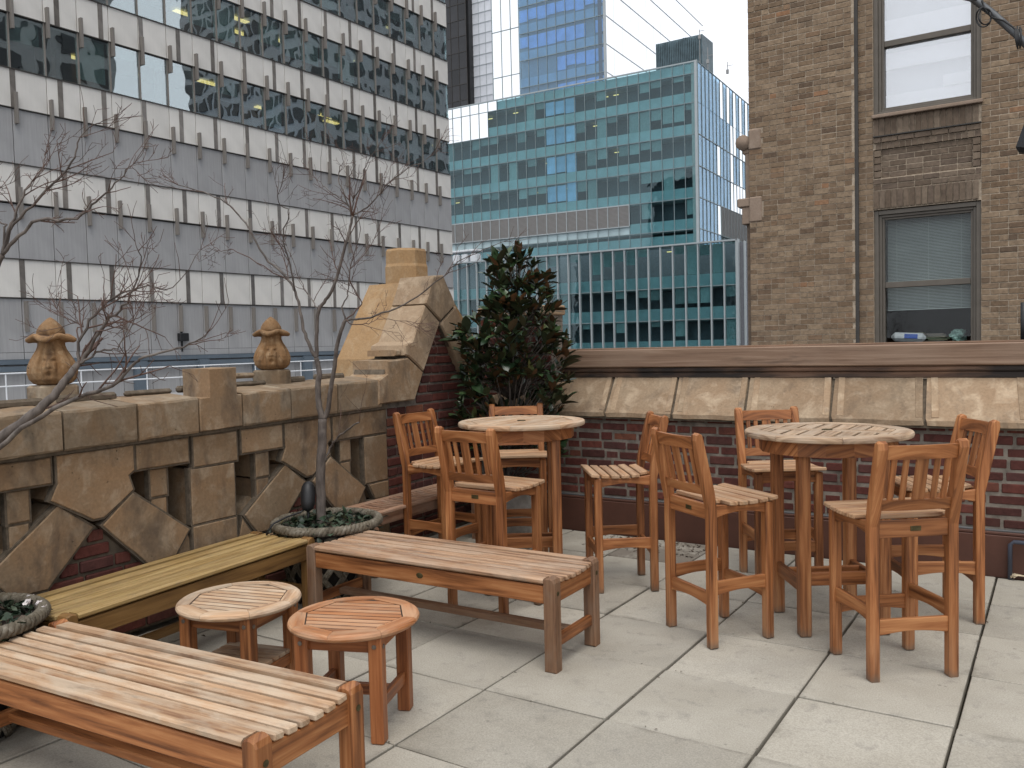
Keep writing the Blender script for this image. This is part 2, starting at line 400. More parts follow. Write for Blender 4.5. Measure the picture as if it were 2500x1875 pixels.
def glass(name, tint, refl, rough=.0, wav=0.0, wscale=.5, reflcol=(1, 1, 1), fr=.55):
    N = NT(name); t = N.t; out = [n for n in t.nodes if n.type == 'OUTPUT_MATERIAL'][0]
    tr = N.n('BsdfTransparent'); tr.inputs[0].default_value = tint + (1,)
    gl = N.n('BsdfAnisotropic') if False else N.n('BsdfGlossy'); gl.inputs['Roughness'].default_value = rough; gl.inputs['Color'].default_value = reflcol + (1,)
    lw = N.n('LayerWeight'); lw.inputs['Blend'].default_value = .25
    f = N.math('ADD', N.math('MULTIPLY', lw.outputs['Fresnel'], fr), refl); f = N.math('MINIMUM', f, 1.0)
    ms = N.n('MixShader'); N.l(f, ms.inputs[0]); N.l(tr.outputs[0], ms.inputs[1]); N.l(gl.outputs[0], ms.inputs[2]); N.l(ms.outputs[0], out.inputs[0])
    if wav:
        c = shift(N, N.coord('Object'), 20.0); n = N.noise(c, wscale, 2, .5); b = N.n('Bump'); b.inputs['Distance'].default_value = wav; b.inputs['Strength'].default_value = 1; N.l(n, b.inputs['Height']); N.l(b.outputs[0], gl.inputs['Normal'])
    t.nodes.remove(N.b); return N.m
M['glass_win'] = glass('window_glass', (.88, .90, .89), .015, fr=.25)
M['glass_bright'] = glass('window_glass_sky', (.95, .96, .97), .30, 0, .004, 1.0)
M['glass_office'] = glass('office_glass', (.78, .87, .85), .27, 0, .012, .42, (.92, .97, 1.0))
M['glass_green'] = glass('green_glass', (.72, .85, .865), .03, 0, .02, .6, (.85, .95, .98), fr=.45)
M['glass_mirror'] = glass('mirror_glass', (.3, .4, .42), .86, 0, .004, .4, (.98, .99, 1.0))
M['glass_blue'] = glass('blue_glass', (.66, .80, .92), .08, 0, .02, .6, (.85, .95, 1.0))
def panelmat(name, col, streak, rv=.04):
    N = NT(name); c = N.coord('Object')
    s1 = N.noise(N.mapping(c, (1, 9, .35)), 1.0, 5, .65); s2 = N.noise(N.mapping(c, (1, 60, 1.2)), 1.0, 3, .6); s3 = N.noise(c, .7, 3, .6)
    f = N.math('ADD', N.math('MULTIPLY', s1, .6), N.math('MULTIPLY', s2, .4))
    cc = bright(N, N.mix(0.0, col, col), N.fl(f, .3, .7, 1 - streak, 1 + streak)); cc = bright(N, cc, N.fl(s3, .35, .65, .95, 1.05)); cc = bright(N, cc, N.fl(N.rnd(), 0, 1, 1 - rv, 1 + rv))
    N.col(cc); N.rough(.65); return N.done()
M['panel_white'] = panelmat('panel_offwhite', (.70, .675, .63), .045)
M['panel_grey'] = panelmat('panel_grey', (.355, .352, .352), .15)
M['panel_seam'] = plain('panel_seam', (.055, .05, .045), .8)
M['fin'] = panelmat('fin_bronze', (.205, .185, .165), .1)
M['slit'] = plain('slit_glass', (.19, .172, .155), .12, nscale=1.5, namt=.35, rv=.3)
M['office_dark'] = plain('office_dark', (.19, .195, .215), .9)
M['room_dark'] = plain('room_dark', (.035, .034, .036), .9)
M['office_wall'] = plain('office_wall', (.20, .135, .115), .9, nscale=.2, namt=.6)
M['ceil'] = plain('office_ceiling', (.30, .32, .32), .9)
M['shade'] = plain('roller_shade_or_reflection', (.36, .44, .435), .8, nscale=3, namt=.1, rv=.3)
M['reflected_blue'] = plain('pale_blue_reflection', (.50, .68, .95), .6, nscale=.8, namt=.15, rv=.15)  # blue sky reflection painted as colour; the mirrored low block shares it
M['spandrel'] = plain('teal_spandrel', (.44, .55, .565), .6, nscale=.4, namt=.15, rv=.12)
M['alum'] = plain('white_aluminium', (.42, .46, .47), .5, nscale=2, namt=.05)
M['alum_dim'] = plain('grey_aluminium', (.24, .30, .31), .5, nscale=2, namt=.05)
M['louvre'] = plain('louvre_grey', (.33, .325, .315), .6, nscale=2, namt=.06)
M['bluegrey'] = plain('blue_grey_steel', (.11, .14, .17), .6, nscale=1, namt=.1)
M['darktower'] = plain('dark_tower', (.032, .032, .034), .5, nscale=.3, namt=.2)
M['darkpane'] = plain('dark_tower_pane', (.022, .022, .024), .25, nscale=.3, namt=.3, rv=.4)
M['whitepanel'] = panelmat('white_panel', (.72, .74, .78), .03)
M['asphalt'] = plain('asphalt', (.05, .05, .052), .9, nscale=.5, namt=.3)
M['bark'] = None
def emit(name, col, st):
    N = NT(name); N.b.inputs['Emission Color'].default_value = col + (1,); N.b.inputs['Emission Strength'].default_value = st; N.col(col); return N.done()
M['lamp_yellow'] = emit('lit_ceiling_lamp', (1.0, .72, .26), 1.3)
def make_bark(name, a, b):
    N = NT(name); c = N.coord('Object'); n = N.noise(N.mapping(c, (1, 1, .35)), 30, 4, .6); n2 = N.noise(c, 7, 3)
    col = N.mix(N.fl(n, .35, .65), a, b); col = N.mix(N.fl(n2, .55, .7, 0, .6), col, (.21, .185, .16)); N.col(col); N.rough(.8); N.bump(n, .003, .7); return N.done()
M['bark'] = make_bark('maple_bark', (.055, .043, .036), (.13, .106, .09)); M['twig'] = plain('red_twig', (.105, .062, .048), .7, nscale=6, namt=.3)
M['bark_mag'] = make_bark('magnolia_bark', (.04, .032, .026), (.085, .07, .058))
def leafmat(name, stops, rough, spec):
    N = NT(name); f = N.math('FRACT', N.math('ADD', N.n('Attribute', attribute_name='tone').outputs['Fac'], N.rnd()))
    c = N.coord('Object'); n = N.noise(c, 25, 3)
    N.col(bright(N, N.ramp(f, stops), N.fl(n, .3, .7, .75, 1.25))); N.rough(rough); N.b.inputs['Specular IOR Level'].default_value = spec; return N.done()
M['leaf_top'] = leafmat('magnolia_leaf', [(0, (.014, .030, .013)), (.5, (.026, .050, .020)), (.85, (.048, .080, .030)), (1, (.08, .08, .025))], .30, .5)
M['leaf_under'] = leafmat('magnolia_underside', [(0, (.022, .030, .013)), (.45, (.034, .040, .016)), (.7, (.042, .034, .015)), (.85, (.085, .042, .018)), (1, (.15, .068, .028))], .6, .3)
M['ivy'] = leafmat('ivy_leaf', [(0, (.010, .020, .011)), (.5, (.022, .040, .020)), (.85, (.038, .062, .032)), (.95, (.09, .055, .035)), (1, (.10, .105, .05))], .5, .35)
M['petal'] = plain('white_petal', (.74, .68, .66), .6, nscale=30)
M['basket'] = stone('basket_stone', (.16, .138, .105), (.12, .10, .07), (.26, .235, .19), (.04, .033, .024), pits=.3, scale=4)
M['basket_core'] = plain('basket_core', (.022, .018, .014), .95)
M['litter'] = plain('leaf_litter', (.05, .034, .022), .9, nscale=50, namt=.5)
# ------------------------------------------------------------------ ground, terrace floor
T = .6096
g = MB(); g.box((0, 0, -42.5), (4000, 4000, 1.0)); tag(g.out('ground', M['asphalt']), 'dark asphalt street level far below the terrace', 'ground', kind='structure')
g = MB(); g.box((-1.2, -.9, -3.07), (7.6, 8.9, 6.0)); floor = g.out('floor', M['joint']); tag(floor, 'light concrete paver terrace floor', 'floor', kind='structure')
pm = {}
for k in range(4):
    b = MB(); b.box((0, 0, -.022), (T - .011 - .002 * (k % 2), T - .0055 - .0015 * (k // 2), .044), .0035); pm[k] = b.mesh('paver'); pm[k].materials.append(M['paver'])
b = MB(); b.box((0, 0, -.022), (T - .009, T - .009, .044), .004); pmd = b.mesh('paver'); pmd.materials.append(M['paver_dirty'])
for i in range(-8, 4):
    for j in range(-7, 5):
        x, y = (i + .5) * T, (j + .5) * T
        dirty = (i in (-5,) and j == 4)
        o = link('paver', pmd if dirty else pm[random.randrange(4)], floor)
        o.location = (x + random.uniform(-.0015, .0015), y + random.uniform(-.0015, .0015), random.uniform(-.005, .002)); o.rotation_euler = (random.uniform(-.005, .005), random.uniform(-.005, .005), random.choice((0, 2)) * math.pi / 2 + random.uniform(-.004, .004))
# ------------------------------------------------------------------ brick laying
def brick_mesh(mat, L=.205, H=.0585, D=.06, bev=.006):
    b = MB(); b.box((0, 0, 0), (L, D, H), bev); me = b.mesh('brick'); me.materials.append(mat); return me
def lay(rects, mesh, place, parent, L=.205):
    """rects (p0,p1,qmid); place(p,q)->location, rotation"""
    for p0, p1, q in rects:
        o = link('brick', mesh, parent); loc, rz = place((p0 + p1) / 2, q)
        o.location = loc; o.rotation_euler = (random.uniform(-.012, .012), 0, rz + random.uniform(-.006, .006)); o.scale = ((p1 - p0) / L, 1, random.uniform(.94, 1.03))
def courses(p_lo, p_hi, q0, n, pitch, L=.205, gap=.012, header=.18):
    out = []
    for r in range(n):
        p = p_lo - (0 if r % 2 else L / 2) - random.uniform(0, .03)
        while p < p_hi:
            l = L / 2 if random.random() < header else L
            l *= random.uniform(.94, 1.05); a, c = max(p, p_lo), min(p + l, p_hi)
            if c - a > .03: out.append((a, c, q0 + (r + .5) * pitch))
            p += l + gap
    return out
# ------------------------------------------------------------------ back parapet wall
YW = 3.085
bw = empty('brick_parapet_wall', (-1.3, YW, 0)); tag(bw, 'low red brick parapet wall with sloping sandstone coping and brown flashing at its foot', 'wall')
def onto(p): 
    """parent without moving: objects are built in world coordinates"""
    return p
class Grp:
    pass
def part(mb, name, mat, parent, smooth=None):
    o = mb.out(name, mat, None, smooth); o.parent = parent; o.matrix_parent_inverse = Matrix.Translation(parent.location).inverted() if parent.rotation_euler.z == 0 else (Matrix.Translation(parent.location) @ Rz(parent.rotation_euler.z)).inverted()
    return o
def adopt(o, parent):
    o.parent = parent; o.matrix_parent_inverse = (Matrix.Translation(parent.location) @ Rz(parent.rotation_euler.z)).inverted(); return o
b = MB(); b.box((-1.2, YW + .13, .58), (7.0, .22, .90)); part(b, 'mortar', M['mortar_red'], bw)
b = MB(); b.box((-1.2, YW + .0, .128), (7.0, .034, .27), .004); b.box((-1.2, YW + .006, .274), (7.0, .03, .022), .006)
part(b, 'flashing', M['flash'], bw)
b = MB(); b.box((-1.2, YW + .012, .291), (7.0, .028, .014), .004); part(b, 'lead_strip', plain('lead_grey', (.10, .10, .10), .6), bw)
bm_red = brick_mesh(M['brick_red'])
rects = courses(-4.58, .9, .298, 9, .0755)
for p0, p1, q in rects:
    o = link('brick', bm_red); o.location = ((p0 + p1) / 2, YW + .045 + random.uniform(-.005, .004), q + random.uniform(-.003, .003)); o.rotation_euler = (random.uniform(-.03, .03), random.uniform(-.014, .014), random.uniform(-.012, .012)); o.scale = ((p1 - p0) / .205 * random.uniform(.95, 1), 1, random.uniform(.86, 1.06)); adopt(o, bw)
jx = [-4.5, -3.93, -3.352, -2.785, -2.222, -1.622, -1.032, -.44, .16, .75, 1.35]
prof = [(3.025, .952), (3.30, .952), (3.30, 1.262), (3.262, 1.262), (3.04, 1.0), (3.025, .985)]
for a, c in zip(jx, jx[1:]):
    a2, c2 = a + .012, c - .012; tw = .04
    vs = [(x, p[0], p[1]) for x in (a2, c2) for p in prof]
    n = len(prof); m = MB()
    # split along length so that edges can wander
    K = 5; vs = []
    for k in range(K + 1):
        x = lerp(a2, c2, k / K)
        for q, p in enumerate(prof):
            jx_ = random.uniform(-.006, .006) if k in (0, K) else 0
            vs.append((x + jx_ + (p[1] - 1.1) * -.10, p[0] + random.uniform(-.002, .002), p[1] + (random.uniform(-.003, .003) if q in (0, 4, 5) else 0)))
    fs = [(k * n + i, k * n + (i + 1) % n, (k + 1) * n + (i + 1) % n, (k + 1) * n + i) for k in range(K) for i in range(n)]
    fs = [f[::-1] for f in fs] + [tuple(range(n)), tuple(range(K * n + n - 1, K * n - 1, -1))]
    m.add(vs, fs); st = part(m, 'coping_stone', M['stone_wall'], bw)
    for x0 in (a2 + .012, c2 - .06):
        mm = MB(); L = math.hypot(.222, .262); an = math.atan2(.262, .222)
        mm.box((0, 0, 0), (.045, L * .98, .007), .003, M=Tm(x0 + .024 + .012, 3.151, 1.131) @ Rx(an) @ Matrix(((1, -.085, 0, 0), (0, 1, 0, 0), (0, 0, 1, 0), (0, 0, 0, 1))))
        part(mm, 'tooled_margin', M['stone_wall'], bw)
b = MB(); b.box((-1.5, 3.19, 1.08), (6.3, .16, .26), M=None); 
b2 = MB(); b2.add([(x, y - .006 if i < 3 else y, z - .006) for x in (-4.5, 1.35) for i, (y, z) in enumerate([(3.035, .94), (3.035, .985), (3.262, 1.252), (3.29, 1.252), (3.29, .94)])],
        [(0, 5, 6, 1), (1, 6, 7, 2), (2, 7, 8, 3), (3, 8, 9, 4), (4, 9, 5, 0), (0, 1, 2, 3, 4), (9, 8, 7, 6, 5)])
for i, v in enumerate(b2.v): b2.v[i] = (v[0], v[1] + .018, v[2])
part(b2, 'coping_mortar', M['mortar'], bw)
# wooden rail on top
wr = empty('wooden_rail', (-1.3, 3.37, 1.25)); tag(wr, 'long weathered brown timber rail lying on top of the brick parapet coping', 'railing')
b = MB(); b.box((-1.37, 3.385, 1.411), (5.24, .35, .146), .008); part(b, 'beam', M['beam'], wr)
b = MB(); b.box((-1.37, 3.28, 1.4865), (5.24, .10, .012), .004); b.box((-1.37, 3.46, 1.488), (5.24, .20, .014), .004); part(b, 'cap_board', M['teak_end'], wr)
b = MB(); b.box((-1.37, 3.40, 1.3185), (5.24, .335, .036), .006); part(b, 'moulding', M['beam_dark'], wr)
b = MB(); b.box((-1.37, 3.41, 1.276), (5.24, .32, .046), .006); part(b, 'moulding', M['beam_dark'], wr)
# corner pier behind the magnolia
pr_ = empty('brick_corner_pier', (-4.2, 3.35, 0)); tag(pr_, 'brick corner pier with flat stone cap behind the evergreen shrub', 'pier')
b = MB(); b.box((-4.25, 3.235, .91), (.74, .20, 1.76)); part(b, 'mortar', M['mortar_red'], pr_)
for r_, (p0, p1, q) in enumerate(courses(-4.62, -3.872, .98, 10, .0795)):
    o = link('brick', bm_red); o.location = ((p0 + p1) / 2, 3.158 + random.uniform(-.004, .004), q); o.scale = ((p1 - p0) / .205, 1, 1); adopt(o, pr_)
for a, c in ((-4.62, -4.24), (-4.23, -3.862)):
    b = MB(); b.box(((a + c) / 2, 3.235, 1.83), (c - a, .25, .085), .01); part(b, 'cap_stone', M['stone_wall'], pr_)

# ------------------------------------------------------------------ left stone parapet with tracery
def WX(y): return -4.55 - .04 * (y - 1.9)
def wf(p, q, d): return (WX(p) + d, p, q + .016 * (p - .3) * max(0, min(1, (q - .9) / .2)))
def UW(a, b, d=0.0):
    p = onplane(a, b, (1, .04, 0), -4.55 + d + .04 * 1.9); return (p.y, p.z)
sp = empty('stone_parapet', (-4.6, .2, 0)); tag(sp, 'tan sandstone parapet with cross-shaped tracery, slots and raised coping blocks', 'wall')
mort = MB()
def stn(poly, d0=-.30, d1=0.0, bev=.004, name='stone', mat='stone', gap=.0025, mo=True, jit=.0025):
    poly = ccw(poly); dd = d1 + random.uniform(-.004, .004)
    m = MB(); m.prism(rough_edge(inset(poly, gap), .08, jit), d0, dd, wf, bev); o = part(m, name, M[mat], sp)
    if mo: mort.prism(inset(poly, -.008), dd - .05, dd - .006 - random.uniform(0, .004), wf)
    return o
def band(a, b, z0, z1): return [(a, z0), (b, z0), (b, z1), (a, z1)]
for c in (-2.10, -.57, .965):
    pent = [(c - .21, 1.065), (c - .21, .91), (c - .25, .83), (c - .03, .695), (c + .03, .695), (c + .21, .815), (c + .185, .895), (c + .22, .92), (c + .22, 1.065)]
    stn(pent)
    for s in (1, -1):
        stn([(c + s * a, z) for a, z in [(.205, .80), (.56, .53), (.46, .40), (.275, .392), (.02, .655)]], d1=-.004 if s > 0 else -.012)
        stn([(c + s * a, z) for a, z in [(.565, .515), (.60, .39), (.475, .385)]], d1=-.03, bev=.005)
        stn([(c + s * a, z) for a, z in [(.285, .378), (.58, .375), (.60, .07)]], d1=-.01)
        # slot mullion blocks
        stn([(c + s * a, z) for a, z in [(.335, .745), (.445, .745), (.445, .905), (.335, .905)]], d1=-.03, d0=-.28, bev=.006)
        stn([(c + s * a, z) for a, z in [(.34, .60), (.44, .60), (.44, .737), (.34, .737)]], d1=-.036, d0=-.28, bev=.006)
        if not (c > .9 and s > 0): stn([(c + s * a, z) for a, z in [(.235, .915), (.575, .915), (.575, 1.062), (.235, 1.062)]], d1=0.0, bev=.006)
        wz = MB(); ys = sorted((c + s * .235, c + s * .575)); wz.add([wf(ys[k], z, d) for k in (0, 1) for z, d in ((.914, -.012), (.914, -.2), (.868, -.2))], [(0, 3, 4, 1), (1, 4, 5, 2), (2, 5, 3, 0), (0, 1, 2), (5, 4, 3)]); part(wz, 'soffit_stone', M['stone'], sp)
for p in (-1.335, .175):
    stn(band(p - .165, p + .155, .545, .872)); stn(band(p - .165, p + .155, .40, .538)); stn(band(p - .165, p + .155, .05, .393)); stn(band(p - .14, p + .18, .88, 1.062))
stn(band(1.205, 1.785, .905, 1.065)); stn(band(1.53, 1.785, .552, .897)); stn([(1.56, .543), (1.785, .543), (1.785, .425), (1.63, .425)]); stn(band(1.56, 1.785, .03, .418))
# coping
cj = [-2.85, -2.45, -2.05, -1.62, -1.18, -.765, -.345, .052]; cj2 = [.372, .78, 1.22, 1.695]
def coping(a, c):
    m = MB(); pf = [(-.27, 1.088), (.034, 1.088), (.040, 1.10), (.040, 1.275), (.034, 1.287), (-.27, 1.315)]; n = len(pf); vs = []; K = 5
    for k in range(K + 1):
        y = lerp(a + .006, c - .006, k / K) + (random.uniform(-.003, .003) if k in (0, K) else 0)
        for d, z in pf: vs.append(wf(y, z + random.uniform(-.003, .003), d + random.uniform(-.0025, .0025)))
    fs = [(k * n + i, k * n + (i + 1) % n, (k + 1) * n + (i + 1) % n, (k + 1) * n + i) for k in range(K) for i in range(n)]
    m.add(vs, fs + [tuple(range(n - 1, -1, -1)), tuple(range(K * n, K * n + n))]); part(m, 'coping_stone', M['stone_cap'], sp)
for q in (cj, cj2):
    for a, c in zip(q, q[1:]): coping(a, c)
mort.prism(band(-2.85, 1.78, 1.07, 1.268), -.26, .018, wf)
stn([(.055, 1.09), (.368, 1.09), (.368, 1.285), (.335, 1.287), (.335, 1.452), (.125, 1.452), (.125, 1.287), (.055, 1.285)], d0=-.20, d1=.043, mo=False, gap=.002, name='coping_block')
# mortar fillet and rubble along the back edge of the coping
for k in range(9):
    y = -1.6 + k * .38; m = MB(); m.box((WX(y) - .245 + random.uniform(-.01, .01), y, 1.325 + .016 * (y - .3)), (.05, random.uniform(.22, .36), .04 + random.uniform(-.012, .012)), .014); part(m, 'mortar_fillet', M['mortar'], sp)
# brick infill in the lower triangles
for c in (-2.10, -.57, .965):
    for r_ in range(8):
        z = .075 + r_ * .0755; hw = max(0, (.655 - z - .01) * 1.02)
        p = c - hw - (.1 if r_ % 2 else 0)
        while p < c + hw:
            l = .205 * random.uniform(.9, 1.05); a, e = max(p, c - hw), min(p + l, c + hw)
            if e - a > .05:
                o = link('brick', bm_red); o.location = (WX((a + e) / 2) - .068, (a + e) / 2, z); o.rotation_euler = (0, 0, math.pi / 2 + .04); o.scale = ((e - a) / .205, 1, 1); adopt(o, sp)
            p += l + .014
    mort.prism(ccw([(c - .62, .03), (c + .62, .03), (c, .66)]), -.19, -.055, wf)
part(mort, 'mortar', M['mortar'], sp)
m = MB(); m.prism(band(-2.85, 1.80, .02, 1.08), -.335, -.322, wf); part(m, 'backing_sheet', plain('teal_membrane', (.045, .10, .105), .6), sp)  # sheet added behind the slots; also blocks light and darkens the reveals
# ------------------------------------------------------------------ left brick wall with stone gable
z1p = lambda a, b: (850 + a * .30136, 550 + b * .30136)
lw_ = empty('brick_side_wall', (-4.62, 2.45, 0)); tag(lw_, 'dark red brick wall beneath the steep stone gable', 'wall')
m = MB(); m.prism(band(1.78, 3.16, 0.0, 1.13), -.2, -.018, wf); m.prism([(2.2, 1.12), (2.95, 1.12), (2.60, 1.80), (2.52, 1.80)], -.2, -.018, wf); part(m, 'mortar', M['mortar_red'], lw_)
bm_dk = brick_mesh(M['brick_red'])
for r_ in range(23):
    z = .06 + r_ * .0765
    lo, hi = (1.80, 3.10) if z < 1.07 else (2.17 + (z - 1.12) * .5, 2.98 - (z - 1.12) * .5)
    p = lo - (.1 if r_ % 2 else 0)
    while p < hi:
        l = (.1 if random.random() < .2 else .205) * random.uniform(.95, 1.05); a, e = max(p, lo), min(p + l, hi)
        if e - a > .04:
            o = link('brick', bm_dk); y = (a + e) / 2; o.location = (WX(y) - .036 + random.uniform(-.004, .004), y, z); o.rotation_euler = (random.uniform(-.01, .01), 0, math.pi / 2 + .04); o.scale = ((e - a) / .205, 1, 1); adopt(o, lw_)
        p += l + .014
sg_ = empty('stone_gable', (-4.7, 2.5, 1.1)); tag(sg_, 'steep tan sandstone gable with kneeler steps rising above the brick corner', 'gable')
D1 = .05
def gst(pts, d0=-.30, d1=D1, bev=.01, mat='stone', name='stone'):
    poly = ccw([UW(*z1p(a, b), D1) for a, b in pts]); m = MB(); m.prism(rough_edge(inset(poly, .004), .09, .003), d0, d1, lambda p, q, d: (WX(p) + d, p, q), bev); return part(m, name, M[mat], sg_)
gst([(247, 1250), (315, 1200), (315, 1092), (490, 1070), (615, 1190), (545, 1420), (247, 1460)], mat='stone')
gst([(490, 1064), (452, 1056), (462, 968), (520, 935), (622, 640), (748, 785), (740, 812), (617, 1186)], mat='stone_wall')
gst([(624, 634), (690, 402), (775, 400), (877, 642), (755, 776)], mat='stone_wall')
gst([(882, 652), (762, 786), (762, 812), (925, 1190), (1010, 1190), (1060, 1090)], mat='stone_wall', d1=D1 - .01)
gst([(400, 1064), (452, 1058), (460, 1000), (400, 1006)], d0=-.26, d1=D1 - .03, mat='stone')
mg = MB(); mg.prism(ccw([UW(*z1p(a, b), D1) for a, b in [(260, 1440), (330, 1110), (470, 1080), (640, 640), (700, 430), (770, 430), (860, 640), (1030, 1180), (930, 1180), (755, 800), (600, 1180), (540, 1400)]]), -.28, D1 - .025, lambda p, q, d: (WX(p) + d, p, q)); part(mg, 'mortar', M['mortar'], sg_)
# golden octagonal chimney shaft with flared base behind the gable
XS = -5.12
q0 = at_x(*z1p(352, 200), XS); q1 = at_x(*z1p(575, 200), XS); zc = (q0.z + q1.z) / 2; yc = (q0.y + q1.y) / 2; rr = abs(q1.y - q0.y) / 2
ch = empty('octagonal_chimney', (XS, yc, 1.2)); tag(ch, 'golden stone octagonal chimney shaft with flared base behind the gable', 'chimney')
b = MB(); b.lathe([(rr * 1.05, 1.9), (rr * 1.05, zc - .155), (rr, zc - .13), (rr, zc - .02), (rr * .93, zc)], 8, Tm(XS, yc, 0) @ Rz(R(20))); part(b, 'shaft', M['stone_orange'], ch)
yl = at_x(*z1p(95, 1085), XS).y; zl = at_x(*z1p(95, 1085), XS).z; zt = at_x(*z1p(340, 470), XS).z; yt = yc - rr * 1.05
b = MB(); vs = []
for z, ya, yb in ((1.0, yl - .1, yc + .9), (zl, yl, yc + .8), (zt, yt, yc + rr)):
    vs += [(XS + .26, ya, z), (XS + .26, yb, z), (XS - .26, yb, z), (XS - .26, ya, z)]
b.add(vs, [(i + k, (i + 1) % 4 + k, (i + 1) % 4 + k + 4, i + k + 4) for k in (0, 4) for i in range(4)] + [(8, 9, 10, 11), (3, 2, 1, 0)]); part(b, 'flared_base', M['stone_orange'], ch)
# ------------------------------------------------------------------ carved urns
def make_urn(name, loc, rz, label, flip=1):
    u = empty(name, loc, rz); tag(u, label, 'urn', 'carved urns on the parapet')
    def body(r, z, a, i):
        lob = .5 + .5 * math.cos(8 * a); k = max(0, min(1, 1 - abs(z - .10) / .16)); rr = r * (1 - .19 * (1 - lob) ** 4 * k) 
        # carved face turned to the terrace (angle 0)
        t = (a + math.pi) % (2 * math.pi) - math.pi
        if abs(t) < 1.0:
            y = t * .115; zz = z - .105
            for (cy, cz, sy, sz, am) in ((-.028, .030, .017, .007, -.013), (.028, .030, .017, .007, -.013), (0, .058, .03, .007, -.010), (0, .005, .007, .024, .012), (-.009, -.013, .005, .005, -.009), (.009, -.013, .005, .005, -.009), (0, -.042, .011, .011, -.016), (-.032, -.01, .016, .02, .005), (.032, -.01, .016, .02, .005), (-.05, .0, .005, .06, -.008), (.05, 0, .005, .06, -.008)):
                rr += 1.15 * am * math.exp(-((y - cy) / sy) ** 2 - ((zz - cz) / sz) ** 2)
        return rr, z
    key = [(.060, 0), (.092, .012), (.114, .035), (.123, .07), (.120, .10), (.107, .135), (.090, .165), (.075, .19), (.067, .212), (.066, .235), (.072, .245)]; prof = []
    for (ra_, za_), (rb_, zb2) in zip(key, key[1:]):
        for t in range(5): prof.append((lerp(ra_, rb_, t / 5), lerp(za_, zb2, t / 5)))
    prof.append(key[-1])
    b = MB(); b.lathe(prof, 112, fn=body); b.out('body', M['terra'], u, True)
    def brim(r, z, a, i): w_ = math.cos(4 * a + .6); return r * (1 + .13 * w_), z - .010 * w_ * (r / .1)
    b = MB(); b.lathe([(.05, .232), (.075, .238), (.098, .238), (.110, .246), (.112, .258), (.100, .268), (.075, .270), (.045, .272)], 64, fn=brim); b.out('petal_brim', M['terra'], u, True)
    b = MB(); b.lathe([(.060, .256), (.070, .272), (.067, .294), (.054, .318), (.034, .340), (.015, .357), (.003, .364)], 40); b.out('acorn_cap', M['terra'], u, True)
    b = MB(); pts = [(.10 + random.uniform(-.012, .02), k / 14 * 2 * math.pi) for k in range(14)]
    b.prism([(r * math.cos(a), r * 1.1 * math.sin(a)) for r, a in pts], -.10, .004, XYZ, .012); b.out('plinth', M['stone_cap'], u)
    return u
make_urn('carved_urn', (-4.80, -.583, 1.386), R(-38), 'carved stone urn finial with a face, behind the bare branches of the slanting tree')
make_urn('carved_urn', (-4.80, .926, 1.411), R(-44), 'carved stone urn finial with an open-mouthed face, between the raised coping block and the gable')
b = MB(); b.box((-4.80, .60, 1.385), (.12, .26, .035), .014, M=None); tag(b.out('stone_slab', M['stone_cap']), 'thin broken stone slab lying on the parapet beside the open-mouthed urn', 'stone')
